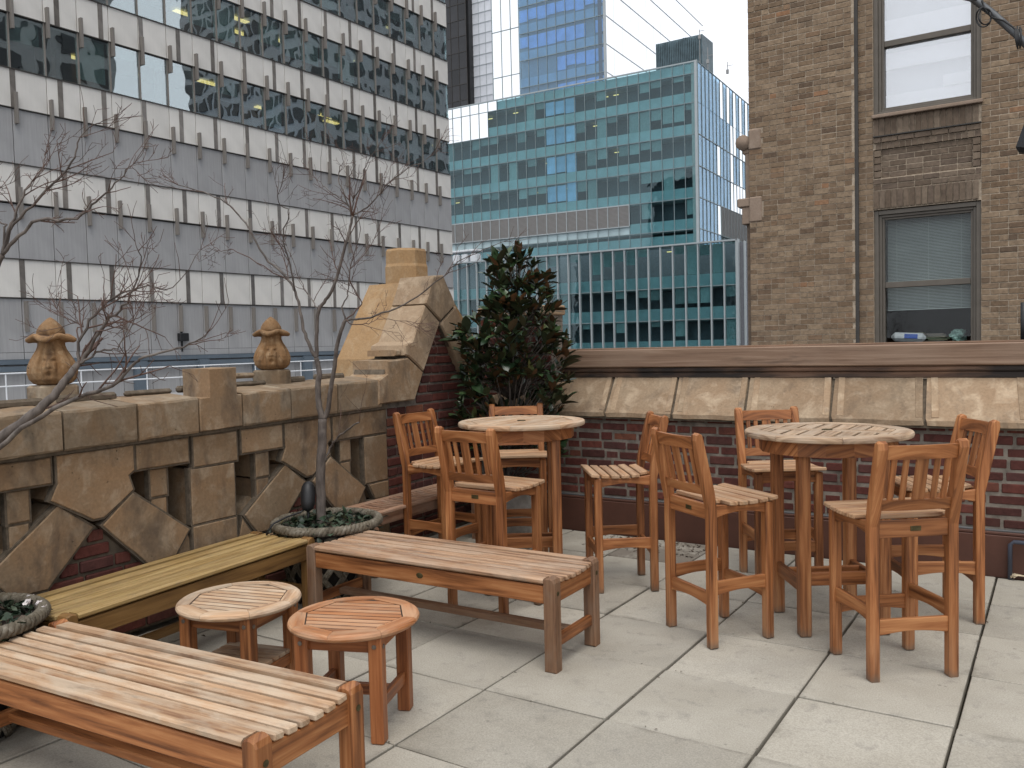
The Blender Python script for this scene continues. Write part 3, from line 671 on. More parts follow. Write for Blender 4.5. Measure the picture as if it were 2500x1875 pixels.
# ------------------------------------------------------------------ furniture
def arch(x0, x1, z0, z1, rise, n=8, top=0.0):
    """rail profile with an arched underside and optionally dished top"""
    lo = [(lerp(x0, x1, k / n), z0 + rise * math.sin(math.pi * k / n)) for k in range(n + 1)]
    hi = [(lerp(x1, x0, k / n), z1 - top * math.sin(math.pi * k / n)) for k in range(n + 1)]
    return lo + hi
def make_stool():
    r = empty('bar_stool')
    W_, Dp, S, HS = .187, .172, .046, .735
    for sx in (-1, 1):
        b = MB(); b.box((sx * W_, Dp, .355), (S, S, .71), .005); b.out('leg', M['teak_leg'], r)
        pf = [(-Dp - S / 2, 0), (-Dp + S / 2, 0), (-Dp + S / 2, .70), (-Dp + S / 2 - .012, .79), (-Dp - .052, 1.055), (-Dp - .060, 1.078), (-Dp - .080, 1.088), (-Dp - .097, 1.078), (-Dp - .100, 1.05), (-Dp - S / 2 - .016, .77), (-Dp - S / 2, .70)]
        b = MB(); b.prism(pf, sx * W_ - S / 2, sx * W_ + S / 2, YZX, .005, ax=2, both=True); b.out('back_post', M['teak_leg'], r)
        b = MB(); b.prism(arch(-Dp + .02, Dp - .02, .655, .722, .022, top=.014), sx * W_ - .011, sx * W_ + .011, YZX, .003, ax=1, both=True); b.out('apron', M['teak'], r)
        b = MB(); b.prism(arch(-Dp + .02, Dp - .02, .262, .335, .016), sx * W_ - .011, sx * W_ + .011, YZX, .003, ax=1, both=True); b.out('stretcher', M['teak'], r)
    for sy, z0, z1, rs in ((1, .645, .718, .012), (-1, .645, .722, 0), (1, .205, .278, .016), (-1, .205, .278, .016)):
        yy = sy * Dp
        b = MB(); b.prism(arch(-W_ + .02, W_ - .02, z0, z1, rs), -yy - .011, -yy + .011, XZY, .003, both=True); b.out('apron' if z0 > .5 else 'stretcher', M['teak'], r)
    n = 6; y0, y1 = -.152, .222; wd = (y1 - y0) / n
    for k in range(n):
        t = (k + .5) / n * 2 - 1; z = .735 - .014 * (1 - t * t); tilt = math.atan2(.028 * t, (y1 - y0) / 2)
        b = MB(); b.box((0, 0, 0), (.45 if k else .33, wd - .0115, .021), .004, M=Tm(0, y0 + (k + .5) * wd, z) @ Rx(tilt)); b.out('seat_slat', M['seat_top'], r)
    def lean(z): return -Dp - .078 * max(0, (z - .72) / .365)
    for z0, z1 in ((1.004, 1.066), (.772, .820)):
        K = 8; m = MB(); vs = []
        for k in range(K + 1):
            x = lerp(-W_ + .018, W_ - .018, k / K); bow = .022 * (1 - (x / W_) ** 2)
            for dy, z in ((.011, z0), (-.011, z0), (-.011, z1), (.011, z1)): vs.append((x, lean(z) - bow + dy, z))
        fs = [(k * 4 + i, k * 4 + (i + 1) % 4, k * 4 + 4 + (i + 1) % 4, k * 4 + 4 + i) for k in range(K) for i in range(4)]
        m.add(vs, [f[::-1] for f in fs] + [(0, 1, 2, 3), (K * 4 + 3, K * 4 + 2, K * 4 + 1, K * 4)]); m.out('back_rail', M['teak'], r)
    for x, wv in ((-.125, .027), (-.073, .027), (0, .058), (.073, .027), (.125, .027)):
        bow = .022 * (1 - (x / W_) ** 2); m = MB(); L = 1.01 - .815; an = math.atan2(lean(.815) - lean(1.01), L)
        m.box((0, 0, 0), (wv, .012, L + .01), .003, M=Tm(x, (lean(.815) + lean(1.01)) / 2 - bow, .9125) @ Rx(an)); m.out('back_slat', M['teak'], r)
    b = MB(); b.box((.01, -Dp - .0125, .684), (.05, .003, .022), .001); b.out('name_plate', M['brass'], r)
    return r
stools = [  # x, y, facing angle (deg), label
 (-3.956, 1.693, -1.6, 'slatted teak bar stool set over the end of the old curved bench against the side wall'),
 (-3.071, 1.032, 86.9, 'slatted teak bar stool with a brass plate, its back turned to the long grey-topped bench'),
 (-3.69, 2.265, -57, 'slatted teak bar stool between the smaller bar table and the evergreen shrub'),
 (-2.632, 1.819, 217, 'slatted teak bar stool facing the smaller bar table, its back rubbing against the next stool'),
 (-1.788, 1.243, 55.3, 'slatted teak bar stool with a brass plate on its back apron, standing left of the slotted table'),
 (-1.787, 2.405, -56, 'slatted teak bar stool behind the slotted table, its back close to the brick wall'),
 (-.932, 1.19, 129, 'slatted teak bar stool with a brass plate standing alone on the open side of the slotted table'),
 (-.873, 2.10, 209, 'slatted teak bar stool at the wall beside the pipe, angled towards the slotted table'),
]
labels = [
 'teak bar stool standing over the end of the old curved bench by the side wall',
 'teak bar stool whose back with a brass plate faces the weathered long bench',
 'teak bar stool between the smaller bar table and the evergreen shrub',
 'teak bar stool drawn sideways up to the smaller bar table, away from the walls',
 'teak bar stool with brass plate, backed onto the sideways stool, facing the slotted table',
 'teak bar stool behind the slotted bar table, its back towards the brick parapet',
 'teak bar stool with brass plate on the open paving in front of the slotted table',
 'teak bar stool near the blue pipe, angled between the brick parapet and the slotted table']
proto = make_stool()
for i, (x, y, a, _) in enumerate(stools):
    o = proto if i == 0 else copy_tree(proto)
    o.location = (x, y, 0); o.rotation_euler = (0, 0, R(a - 90)); tag(o, labels[i], 'bar stool', 'bar stools around the two tables')
def ngon(r, n=8, a0=0.0): return [(r * math.cos(a0 + 2 * math.pi * k / n), r * math.sin(a0 + 2 * math.pi * k / n)) for k in range(n)]
def round_top(r, R_, ri, z0, z1, side, top, pitch, gap, split=False, a0=R(22.5), bev=.008, rot=0.0):
    octo = ngon(ri, 8, a0); MR = Rz(rot)
    for k in range(8):
        a, c = Vector(octo[k]), Vector(octo[(k + 1) % 8]); A = a0 + 2 * math.pi * k / 8; e = .0022; K = 8; vs = []
        for t in range(K + 1):
            q = a.lerp(c, lerp(e * 2, 1 - e * 2, t / K)); an = A + e + (math.pi / 4 - 2 * e) * t / K; u = Vector((math.cos(an), math.sin(an)))
            for rr_, zz in ((None, z0), (R_ - bev, z0), (R_ - bev * .3, z0 + bev * .5), (R_, (z0 + z1) / 2), (R_ - bev * .3, z1 - bev * .5), (R_ - bev, z1), (None, z1)):
                w2 = q if rr_ is None else u * rr_; vs.append((w2.x, w2.y, zz))
        n = 7; fs = [(t * n + i, (t + 1) * n + i, (t + 1) * n + (i + 1) % n, t * n + (i + 1) % n) for t in range(K) for i in range(n)] + [tuple(range(n)), tuple(range(K * n + n - 1, K * n - 1, -1))]
        bis = A + math.pi / 8; b = MB(); b.add([tuple(Rz(-bis - math.pi / 2) @ Vector(v)) for v in vs], fs, MR @ Rz(bis + math.pi / 2)); b.out('rim_board', top, r)
    inn = ngon(ri - .006, 8, a0)
    v = -ri
    halves = [None] if not split else [1, -1]
    while v < ri:
        for h in halves:
            pl = clip(clip(inn, 0, 1, v + pitch - gap), 0, -1, -v)
            if h == 1: pl = clip(pl, -1, 0, -.05)
            if h == -1: pl = clip(pl, 1, 0, -.05)
            if len(pl) >= 3 and max(p[1] for p in pl) - min(p[1] for p in pl) > .008:
                b = MB(); b.prism(ccw(pl), z0 + .004, z1 - .0012, XYZ, .0008, M=MR); b.out('top_slat', top, r)
        v += pitch
    if not split: b = MB(); b.prism(ngon(ri + .002, 8, a0), z0 + .002, z1 - .0028, XYZ, 0, M=MR); b.out('backing_board', M['caulk'], r)
    if split:
        pl = clip(clip(inn, 1, 0, .046), -1, 0, .046); b = MB(); b.prism(ccw(pl), z0 + .004, z1 - .001, XYZ, .002, ax=1, M=MR); b.out('top_board', top, r)
def leg_frame(r, hx, s, z1, az0, az1, side, bolts=True, st=(.12, .17), shelf=False):
    for sx in (-1, 1):
        for sy in (-1, 1):
            b = MB(); b.box((sx * hx, sy * hx, z1 / 2), (s, s, z1), .005); lg = b.out('leg', side if side is not M['teak'] else M['teak_leg'], r)
            if bolts:
                for ax_ in (0, 1):
                    p = [sx * hx, sy * hx, (az0 + az1) / 2 - .004 * ax_]; p[1 - ax_] += (sy if ax_ == 0 else sx) * (s / 2)
                    b = MB(); b.lathe([(.009, -.001), (.009, .003), (.004, .0035)], 12, Tm(*p) @ (Rx(R(-90) * sy) if ax_ == 0 else Ry(R(90) * sx))); b.out('bolt', M['bolt'], lg)
        b = MB(); b.box((sx * (hx - .004), 0, (az0 + az1) / 2), (.022, 2 * hx - s + .004, az1 - az0), .003); b.out('apron', side, r)
        b = MB(); b.box((0, sx * (hx - .004), (az0 + az1) / 2), (2 * hx - s + .004, .022, az1 - az0), .003); b.out('apron', side, r)
        b = MB(); b.box((sx * hx, 0, (st[0] + st[1]) / 2), (.024, 2 * hx - s + .004, st[1] - st[0]), .003); b.out('stretcher', side, r)
    if shelf:
        for k in range(6):
            b = MB(); b.box((0, -hx * .8 + k * hx * 1.6 / 5, st[1] + .010), (2 * hx + .02, hx * 1.6 / 5 - .006, .018), .003); b.out('shelf_slat', M['teak_top'], r)
    else:
        b = MB(); b.box((0, 0, (st[0] + st[1]) / 2), (2 * hx - .02, .03, st[1] - st[0] - .006), .003); b.out('stretcher', side, r)
def side_table(loc, rz, side, top, label, shelf):
    r = empty('side_table', loc, rz); tag(r, label, 'side table', 'low round side tables')
    round_top(r, .268, .212, .422, .452, side, top, .041, .0085, a0=0.0, bev=.012)
    leg_frame(r, .155, .055, .424, .355, .42, side, shelf=shelf); return r
side_table((-2.705, -.535, 0), R(21), M['teak_red'], wood('teak_oiled_top', (.24, .085, .028), (.42, .175, .07), (.52, .27, .135), grey=(.50, .36, .24), greyamt=.4, rough=.38, var=.12), 'reddish oiled round teak side table at the free corner of the bench group', False)
side_table((-3.335, -.60, 0), R(14), M['teak'], M['teak_top'], 'pale weathered round teak side table with a low shelf beside the olive bench', True)
def bar_table(loc, rz, Rt, label, split, top, leg=.205):
    r = empty('bar_table', loc, rz); tag(r, label, 'bar table', 'high round bar tables')
    round_top(r, Rt, Rt * .82, 1.018, 1.048, M['teak'], top, (.088 if split else .05), (.017 if split else .006), split, rot=R(56))
    for s in (-1, 1):
        pass
    ap = ngon(Rt * .82, 16); ai = ngon(Rt * .82 - .022, 16)
    for k in range(16):
        b = MB(); b.prism(ccw([ap[k], ap[(k + 1) % 16], ai[(k + 1) % 16], ai[k]]), .940, 1.018, XYZ, 0); b.out('apron', M['teak'], r)
    for sx in (-1, 1):
        for sy in (-1, 1):
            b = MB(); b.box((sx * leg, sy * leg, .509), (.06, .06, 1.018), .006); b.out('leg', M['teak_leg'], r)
        b = MB(); b.box((sx * leg, 0, .255), (.026, 2 * leg - .05, .075), .004); b.out('stretcher', M['teak'], r)
        b = MB(); b.box((0, sx * .06, .255), (2 * leg - .02, .024, .07), .004); b.out('stretcher', M['teak'], r)
    b = MB(); b.lathe([(.028, 1.046), (.028, 1.0508), (.02, 1.0512)], 24); b.out('hole_cap', M['brass'], r)
    return r
top2 = wood('table_grey_top', (.18, .105, .06), (.38, .26, .165), (.49, .365, .25), grey=(.42, .34, .26), greyamt=.6, rough=.7, var=.14)
bar_table((-3.235, 1.62, 0), R(34), .415, 'smaller high round teak bar table with closely laid slats, next to the evergreen shrub', False, M['teak_top'])
bar_table((-1.325, 1.672, 0), R(34), .428, 'larger high round teak bar table with open slots in its greyed top', True, top2)

def make_bench(name, L, Wd, H, side, top, endm, loc, rz, label, ns=8, oval=False):
    r = empty(name, loc, rz); tag(r, label, 'bench', 'slatted wooden benches'); s = .064; hx, hy = L / 2 - s / 2, Wd / 2 - s / 2
    for sx in (-1, 1):
        for sy in (-1, 1):
            pf = [(-s / 2, 0), (s / 2, 0), (s / 2, H - .012), (s * .36, H + .004), (s * .1, H + .010), (-s * .1, H + .010), (-s * .36, H + .004), (-s / 2, H - .012)]
            b = MB(); b.prism([(sx * hx + p, q) for p, q in pf], -(sy * hy) - s / 2, -(sy * hy) + s / 2, XZY, .006, ax=2, both=True)
            lg = b.out('leg', endm if isinstance(endm, bpy.types.Material) else side, r)
            b = MB(); b.lathe([(.011, -.001), (.011, .0015), (.009, .002)], 14, Tm(sx * (hx + s / 2), sy * hy, H - .065) @ Ry(R(90) * sx)); b.out('wood_plug', M['brass'], lg)
        b = MB(); b.prism(arch(-hy + s / 2 - .004, hy - s / 2 + .004, H - .118, H - .026, 0, top=.012), sx * hx - .014, sx * hx + .014, YZX, .003, ax=1, both=True); b.out('end_rail', side, r)
        b = MB(); b.box((sx * hx, 0, .135), (.03, 2 * hy - s + .006, .055), .004, ax=1); b.out('end_stretcher', side, r)
        b = MB(); b.box((0, sx * (hy + .006), H - .075), (2 * hx - s + .006, .03, .085), .004, ax=0); b.out('side_rail', side, r)
        b = MB(); wsl = (Wd - .0) / ns
        pf = [(-.03, -.014), (.022, -.014), (.032, -.006), (.032, .006), (.022, .014), (-.03, .014)]
        b.prism([(sx * (Wd / 2 - .034) + sx * p, H - .010 + q) for p, q in pf] if sx > 0 else [(sx * (Wd / 2 - .034) + sx * p, H - .010 + q) for p, q in reversed(pf)], -hx + s / 2, hx - s / 2, YZX, 0, ax=0); b.out('edge_slat', top, r)
    y0, y1 = -Wd / 2 + .068, Wd / 2 - .068; n = ns - 2; wd = (y1 - y0) / n
    for k in range(n):
        t = (k + .5) / n * 2 - 1; b = MB(); b.box((0, 0, 0), (L - .012, wd - .0155, .023), .0045, M=Tm(random.uniform(-.003, .003), y0 + (k + .5) * wd, H - .010 - .012 * (1 - t * t) * .9) @ Rx(math.atan2(.022 * t, (y1 - y0) / 2)), ax=0); b.out('seat_slat', top, r)
    b = MB(); b.box((0, 0, .135), (2 * hx - .02, .055, .034), .004, ax=0); b.out('long_stretcher', endm if isinstance(endm, bpy.types.Material) else side, r)
    if oval:
        b = MB(); b.lathe([(.017, -.001), (.017, .002), (.013, .003)], 20, Tm(0, -hy - .0205, H - .072) @ Rx(R(90)) @ Matrix.Diagonal((1.25, .85, 1, 1))); b.out('name_plate', M['brass'], r)
    return r
make_bench('slatted_bench', 1.60, .475, .44, M['teak'], M['teak_brown_top'], M['teak_end'], (-3.045, .525, 0), R(1.2), 'weathered teak bench with an oval brass plate on its side, below the plated bar stool', oval=True)
make_bench('slatted_bench', 1.60, .475, .44, M['teak'], M['teak_top'], None, (-2.965, -1.335, 0), R(4.2), 'pale washed teak bench with wide open gaps, across from the oval-plated bench')
make_bench('slatted_bench', 1.60, .46, .44, M['iroko_side'], M['iroko'], None, (-4.085, -.375, 0), R(96.2), 'olive yellow wooden bench standing along the stone parapet', ns=7)
# old bench with curved cross slats by the side wall
ob = empty('curved_bench', (-4.315, 1.80, 0), R(92)); tag(ob, 'old brown bench with curved cross slats against the red brick side wall', 'bench', 'slatted wooden benches')
L, Wd, H = 1.30, .33, .44
for sx in (-1, 1):
    for sy in (-1, 1):
        b = MB(); b.box((sx * (L / 2 - .03), sy * (Wd / 2 - .03), (H - .02) / 2), (.05, .05, H - .02), .004); b.out('leg', M['old_wood'], ob)
    b = MB(); b.box((0, sx * (Wd / 2 - .012), H - .012), (L, .05, .024), .006); b.out('edge_rail', M['old_wood'], ob)
    b = MB(); b.box((0, sx * (Wd / 2 - .03), H - .065), (L - .06, .024, .075), .004); b.out('side_rail', M['old_wood'], ob)
for k in range(24):
    x = -L / 2 + .03 + k * (L - .06) / 23; m = MB(); K = 6; vs = []
    for q in range(K + 1):
        t = q / K * 2 - 1; yy = t * (Wd / 2 - .036); bow = .05 * (1 - t * t)
        for dx, dz in ((-.017, -.008), (.017, -.008), (.017, .008), (-.017, .008)): vs.append((x + bow + dx - .03, yy, H - .014 - .02 * (1 - t * t) + dz))
    m.add(vs, [(q * 4 + i, q * 4 + 4 + i, q * 4 + 4 + (i + 1) % 4, q * 4 + (i + 1) % 4)[::-1] for q in range(K) for i in range(4)] + [(0, 1, 2, 3), (K * 4 + 3, K * 4 + 2, K * 4 + 1, K * 4)], ax=1); m.out('seat_slat', M['old_wood'], ob)
# ------------------------------------------------------------------ basket planters, ivy
def make_planter(loc, label):
    r = empty('basket_planter', loc); tag(r, label, 'planter', 'basket shaped stone planters')
    Hh = .455; rad = lambda t: .21 + .09 * t ** .8
    b = MB(); b.lathe([(rad(t) - .012, t * Hh) for t in [k / 8 for k in range(9)]] + [(.26, Hh), (.255, Hh - .03)], 32); b.out('core', M['basket_core'], r, True)
    for sgn in (1, -1):
        b = MB()
        for k in range(14):
            for e in (-.05, 0, .05):
                pts = []
                for q in range(13):
                    t = .02 + q / 12 * .80; a = k * 2 * math.pi / 14 + e + sgn * t * 1.25 
                    wv = .006 * math.sin(t * 26 + (0 if sgn > 0 else math.pi) + k * math.pi)
                    rr = rad(t) + .004 + wv; pts.append((rr * math.cos(a), rr * math.sin(a), t * Hh))
                b.tube(pts, .0085, 6)
        b.out('woven_strands', M['basket'], r, True)
    b = MB()
    for k in range(18):                       # scalloped collar under the rim
        a = k * 2 * math.pi / 18; b.lathe([(.004, -.022), (.034, -.010), (.044, .008), (.036, .022), (.008, .028)], 10, Rz(a) @ Tm(.275, 0, Hh - .055) @ Ry(R(75)) @ Matrix.Diagonal((.7, 1.1, .55, 1)))
    b.out('leaf_collar', M['basket'], r, True)
    b = MB(); n = 150; rr = .318
    for s in range(3):                        # three twisted strands make the rope rim
        pts = []
        for k in range(n + 1):
            a = 2 * math.pi * k / n; ph = a * 26 + s * 2 * math.pi / 3; q = .015
            pts.append(((rr + q * math.cos(ph)) * math.cos(a), (rr + q * math.cos(ph)) * math.sin(a), Hh + .012 + q * math.sin(ph)))
        b.tube(pts, .0165, 6, cap=False)
    b.out('rope_rim', M['basket'], r, True)
    b = MB(); b.lathe([(.001, Hh - .005), (.14, Hh - .012), (.29, Hh - .02)], 24, fn=lambda r0, z, a, i: (r0, z + .01 * math.sin(5 * a + r0 * 20)), cap=False); b.v = b.v; b.out('soil', M['soil'], r, True)
    return r
PL2 = (-4.125, .725, 0); PL1 = (-4.06, -1.44, 0)
make_planter(PL2, 'basket planter with a rope rim between the olive bench and the curved bench')
make_planter(PL1, 'basket planter with white blossoms at the near end of the olive bench')
def leaf_shape(L, Wd, fold=.25, n=4, droop=.1, lob=False):
    vs = []; fs = []
    for k in range(n + 1):
        t = k / n; w_ = Wd * (math.sin(math.pi * min(1, t * .93 + .05)) ** .8) * (.5 if k in (0,) else 1) * (0 if k == n else 1)
        if lob and k % 2: w_ *= .72
        z = -droop * L * t * t
        vs += [(t * L, -w_, z + fold * w_), (t * L, 0, z), (t * L, w_, z + fold * w_)]
    for k in range(n):
        a = 3 * k; fs += [(a, a + 3, a + 4, a + 1), (a + 1, a + 4, a + 5, a + 2)]
    return vs, fs
def rot_to(d, roll=0.0):
    d = d.normalized(); up = Vector((0, 0, 1)) if abs(d.z) < .95 else Vector((1, 0, 0)); y = up.cross(d).normalized(); z = d.cross(y)
    return Matrix(((d.x, y.x, z.x, 0), (d.y, y.y, z.y, 0), (d.z, y.z, z.z, 0), (0, 0, 0, 1))) @ Rx(roll)
def ivy(loc, n, label, seed, blossoms=0, name='ivy'):
    rs = random.Random(seed); b = MB()
    for k in range(n):
        a = rs.uniform(0, 2 * math.pi); r0 = .31 * math.sqrt(rs.random()); h = .45 + rs.uniform(0, .075) * (1.15 - r0 / .31)
        if rs.random() < .12: r0 = rs.uniform(.30, .345); h = rs.uniform(.37, .47)
        vs, fs = leaf_shape(rs.uniform(.018, .062), rs.uniform(.010, .027), rs.uniform(-.2, .4), 4, rs.uniform(0, .5), True)
        b.cur = rs.random() + .01; d = Vector((math.cos(a + rs.uniform(-1.5, 1.5)), math.sin(a + rs.uniform(-1.5, 1.5)), rs.uniform(-.45, .6)))
        b.add(vs, fs, Tm(loc[0] + r0 * math.cos(a), loc[1] + r0 * math.sin(a), h) @ rot_to(d, rs.uniform(-.9, .9)))
        if rs.random() < .25:
            p = Vector((loc[0] + r0 * math.cos(a), loc[1] + r0 * math.sin(a), h)); b.tube([p, p + Vector((rs.uniform(-.03, .03), rs.uniform(-.03, .03), rs.uniform(.0, .05)))], .0012, 3)
    o = b.out(name, M['ivy']); tag(o, label, 'ivy', kind='stuff'); return o
ivy(PL2, 400, 'dark green ivy filling the basket planter beside the curved bench', 3)
ivy(PL1, 400, 'dark green ivy filling the basket planter at the near end of the olive bench', 5)
rs = random.Random(4)
for k, (u_, v_) in enumerate([(75, 1463), (96, 1480), (110, 1490), (70, 1475)]):
    p = at_z(u_, v_, .475); b = MB(); tl = Rx(rs.uniform(-.9, .9)) @ Ry(rs.uniform(-.9, .9))
    for q in range(5):
        a = q * 1.2566 + rs.uniform(-.2, .2); vs, fs = leaf_shape(.026, .012, .3, 3, -.2); b.add(vs, fs, Tm(*p) @ tl @ rot_to(Vector((math.cos(a), math.sin(a), rs.uniform(.1, .9)))))
    b.tube([p, p - Vector((.004, 0, .03))], .0009, 3)
    tag(b.out('blossom', M['petal']), 'white blossom among the ivy at the near end of the olive bench', 'flower', 'white blossoms in the near planter')
# ------------------------------------------------------------------ bare trees
class Tree:
    def __init__(s, seed): s.b = MB(); s.t = MB(); s.rs = random.Random(seed); s.b.smooth = True
    def curve(s, pts, r0, r1, sub=5, wob=.006):
        P = [Vector(p) for p in pts]; out = []
        for i in range(len(P) - 1):
            p0 = P[max(i - 1, 0)]; p1 = P[i]; p2 = P[i + 1]; p3 = P[min(i + 2, len(P) - 1)]
            for k in range(sub):
                t = k / sub; out.append(.5 * ((2 * p1) + (p2 - p0) * t + (2 * p0 - 5 * p1 + 4 * p2 - p3) * t * t + (3 * p1 - p0 - 3 * p2 + p3) * t ** 3))
        out.append(P[-1]); n = len(out)
        for i in range(1, n): out[i] = out[i] + Vector([s.rs.uniform(-wob, wob) for _ in range(3)]) * (1 if i < n - 1 else 0)
        rad = [lerp(r0, r1, (i / (n - 1)) ** .8) for i in range(n)]
        (s.b if r0 > .005 else s.t).tube(out, rad, 7 if r0 > .008 else (5 if r0 > .004 else 4)); return out, rad
    def twig(s, p, d, L, r, lev):
        n = 5; pts = [p]; d = d.normalized()
        for k in range(n):
            d = (d + Vector([s.rs.uniform(-.15, .15) for _ in range(3)]) + Vector((0, 0, .03))).normalized(); pts.append(pts[-1] + d * (L / n))
        rad = [lerp(r, max(.0010, r * .5), k / n) for k in range(n + 1)]; s.t.tube(pts, rad, 4 if r > .002 else 3)
        if lev > 0:
            for k in range(1, n + 1):
                if s.rs.random() < .5:
                    q = pts[k]; ax = (pts[k] - pts[k - 1]).normalized(); side = ax.cross(Vector([s.rs.uniform(-1, 1) for _ in range(3)])).normalized()
                    s.twig(q, ax * .75 + side * s.rs.uniform(.5, 1.0), L * s.rs.uniform(.35, .62), max(.0013, rad[k] * .75), lev - 1)
    def dress(s, out, rad, start=.3, dens=1.0, L=.22, lev=2):
        n = len(out)
        for i in range(int(n * start), n):
            if s.rs.random() < .36 * dens:
                ax = (out[i] - out[i - 1]).normalized(); side = ax.cross(Vector([s.rs.uniform(-1, 1) for _ in range(3)])).normalized()
                s.twig(out[i], ax * .8 + side * s.rs.uniform(.45, .95) + Vector((0, 0, .15)), L * s.rs.uniform(.6, 1.3), max(.0019, min(.0045, rad[i] * .65)), lev)
        ax = (out[-1] - out[-3]).normalized()
        for _ in range(2): s.twig(out[-1], ax + Vector([s.rs.uniform(-.3, .3) for _ in range(3)]), L * s.rs.uniform(.6, 1), max(.0014, rad[-1]), 1)
    def finish(s, name, loc, label):
        r = empty(name, loc); tag(r, label, 'tree', 'bare trees in the planters'); part(s.b, 'trunk', M['bark'], r); part(s.t, 'crown', M['twig'], r, True); return r
Z8 = lambda a, b: (500 + a * .27125, 700 + b * .27125)
Z7 = lambda a, b: (a * .27125, 700 + b * .27125)
Z2 = lambda a, b: (525 + a * .3767, b * .3767)
Z1 = lambda a, b: (a * .3767, b * .3767)
def px3(pts, d0, d1=None):
    d1 = d0 if d1 is None else d1; n = len(pts); return [at_d(u_, v_, lerp(d0, d1, k / max(1, n - 1))) for k, (u_, v_) in enumerate(pts)]
t2 = Tree(21); dd = (Vector(PL2) + Vector((0.0, -.02, .5)) - CAM).dot(FW)
base = at_d(784, 1245, dd); fork = at_d(787.5, 1023, dd)
t2.curve([base + Vector((0, 0, -.09)), base, at_d(783, 1160, dd), at_d(786, 1090, dd), fork], .034, .027, wob=.002)
A, ra = t2.curve([fork] + px3([Z8(1030, 1080), Z8(1015, 900), Z8(1030, 770), Z8(1000, 640)], dd), .022, .016, wob=.002)
A1, r1 = t2.curve([A[-1]] + px3([Z8(960, 570), Z8(900, 420), Z8(870, 260), Z8(830, 100), Z8(795, 0), (690, 668), (645, 625), (608, 557), (574, 516), (547, 493), (500, 470), (436, 452)], dd, dd + .25), .013, .003, 4, .004); t2.dress(A1, r1, .45, .9)
A1b, r1b = t2.curve([A1[18]] + px3([(705, 640), (690, 575), (706, 520), (680, 490), (690, 440)], dd, dd - .25), .006, .002, 4); t2.dress(A1b, r1b, .2, 1.0)
A1c, r1c = t2.curve([A1[22]] + px3([(625, 640), (570, 610), (540, 612), (520, 600)], dd + .1, dd + .3), .004, .0016, 4); t2.dress(A1c, r1c, .2, 1.0, .16)
A2, r2 = t2.curve([A[-2]] + px3([Z8(1008, 560), Z8(1008, 400), Z8(1020, 220), Z8(1090, 120), Z8(1160, 0), (837, 625), Z2(870, 1500), Z2(890, 1400)], dd, dd - .1), .014, .008, 4, .003); t2.dress(A2, r2, .6, .5, .25)
for pts, dz in (([Z2(860, 1330), Z2(800, 1280), Z2(700, 1200), Z2(620, 1130)], .2), ([Z2(895, 1300), Z2(950, 1180), Z2(990, 1050), Z2(1080, 920)], -.1), ([Z2(950, 1370), Z2(1040, 1290), Z2(1130, 1190), Z2(1250, 1090), Z2(1330, 1060), Z2(1420, 1000)], -.25), ([Z2(830, 1240), Z2(800, 1120), Z2(830, 1040), Z2(800, 960)], .1)):
    q, rq = t2.curve([A2[-1]] + px3(pts, dd - .1, dd - .1 + dz), .0055, .0016, 5); t2.dress(q, rq, .15, .9, .2)
q, rq = t2.curve([A2[14]] + px3([Z8(1000, 190), Z8(960, 110), Z8(900, 20), (728, 668), (700, 600)], dd, dd + .25), .006, .002, 4); t2.dress(q, rq, .3, .9)
Bq, rb = t2.curve([fork] + px3([Z8(1100, 1130), Z8(1130, 950), Z8(1165, 720), Z8(1200, 480), Z8(1265, 300)], dd, dd - .12), .018, .011, 5, .002)
for pts, dz, r0 in (([Z8(1400, 290), Z8(1600, 240), Z8(1800, 150), Z8(2000, 20), (1085, 672), (1120, 640), (1180, 612), (1230, 590)], -.3, .008), ([Z8(1240, 180), Z8(1280, 80), Z8(1290, 0), (858, 640), (880, 560), (868, 500)], .1, .006), ([Z8(1400, 180), Z8(1390, 100), Z8(1330, 0), (855, 660), (905, 600), (930, 540)], -.1, .005), ([Z8(1340, 335), Z8(1480, 330), Z8(1560, 290), Z8(1700, 300), Z8(1900, 330)], .25, .004)):
    q, rq = t2.curve([Bq[-1]] + px3(pts, dd - .12, dd - .12 + dz), r0, .0016, 4); t2.dress(q, rq, .3, .8, .19)
q, rq = t2.curve([at_d(*Z8(1080, 1570), dd)] + px3([Z8(1140, 1430), Z8(1250, 1310), Z8(1390, 1220)], dd, dd - .2), .0085, .005, 5); t2.twig(q[-1], Vector((.1, 0, .8)), .35, .002, 1); t2.twig(q[8], Vector((-.1, .1, .8)), .25, .0016, 1)
t2.finish('bare_maple_tree', (base.x, base.y, .4), 'bare upright forked tree growing from the basket planter beside the curved bench')
t1 = Tree(8); d1 = (Vector(PL1) + Vector((0, 0, .5)) - CAM).dot(FW)
b1 = Vector((PL1[0], PL1[1], .42))
Tq, rt = t1.curve([b1, b1 + Vector((-.02, 0, .16)), at_d(-60, 1125, d1), at_d(0, 1071, d1)] + px3([Z7(300, 1150), Z7(520, 940), Z7(640, 780), Z7(712, 690)], d1, d1 + .12), .030, .013, 5, .003); t1.dress(Tq, rt, .55, .35, .18, 1)
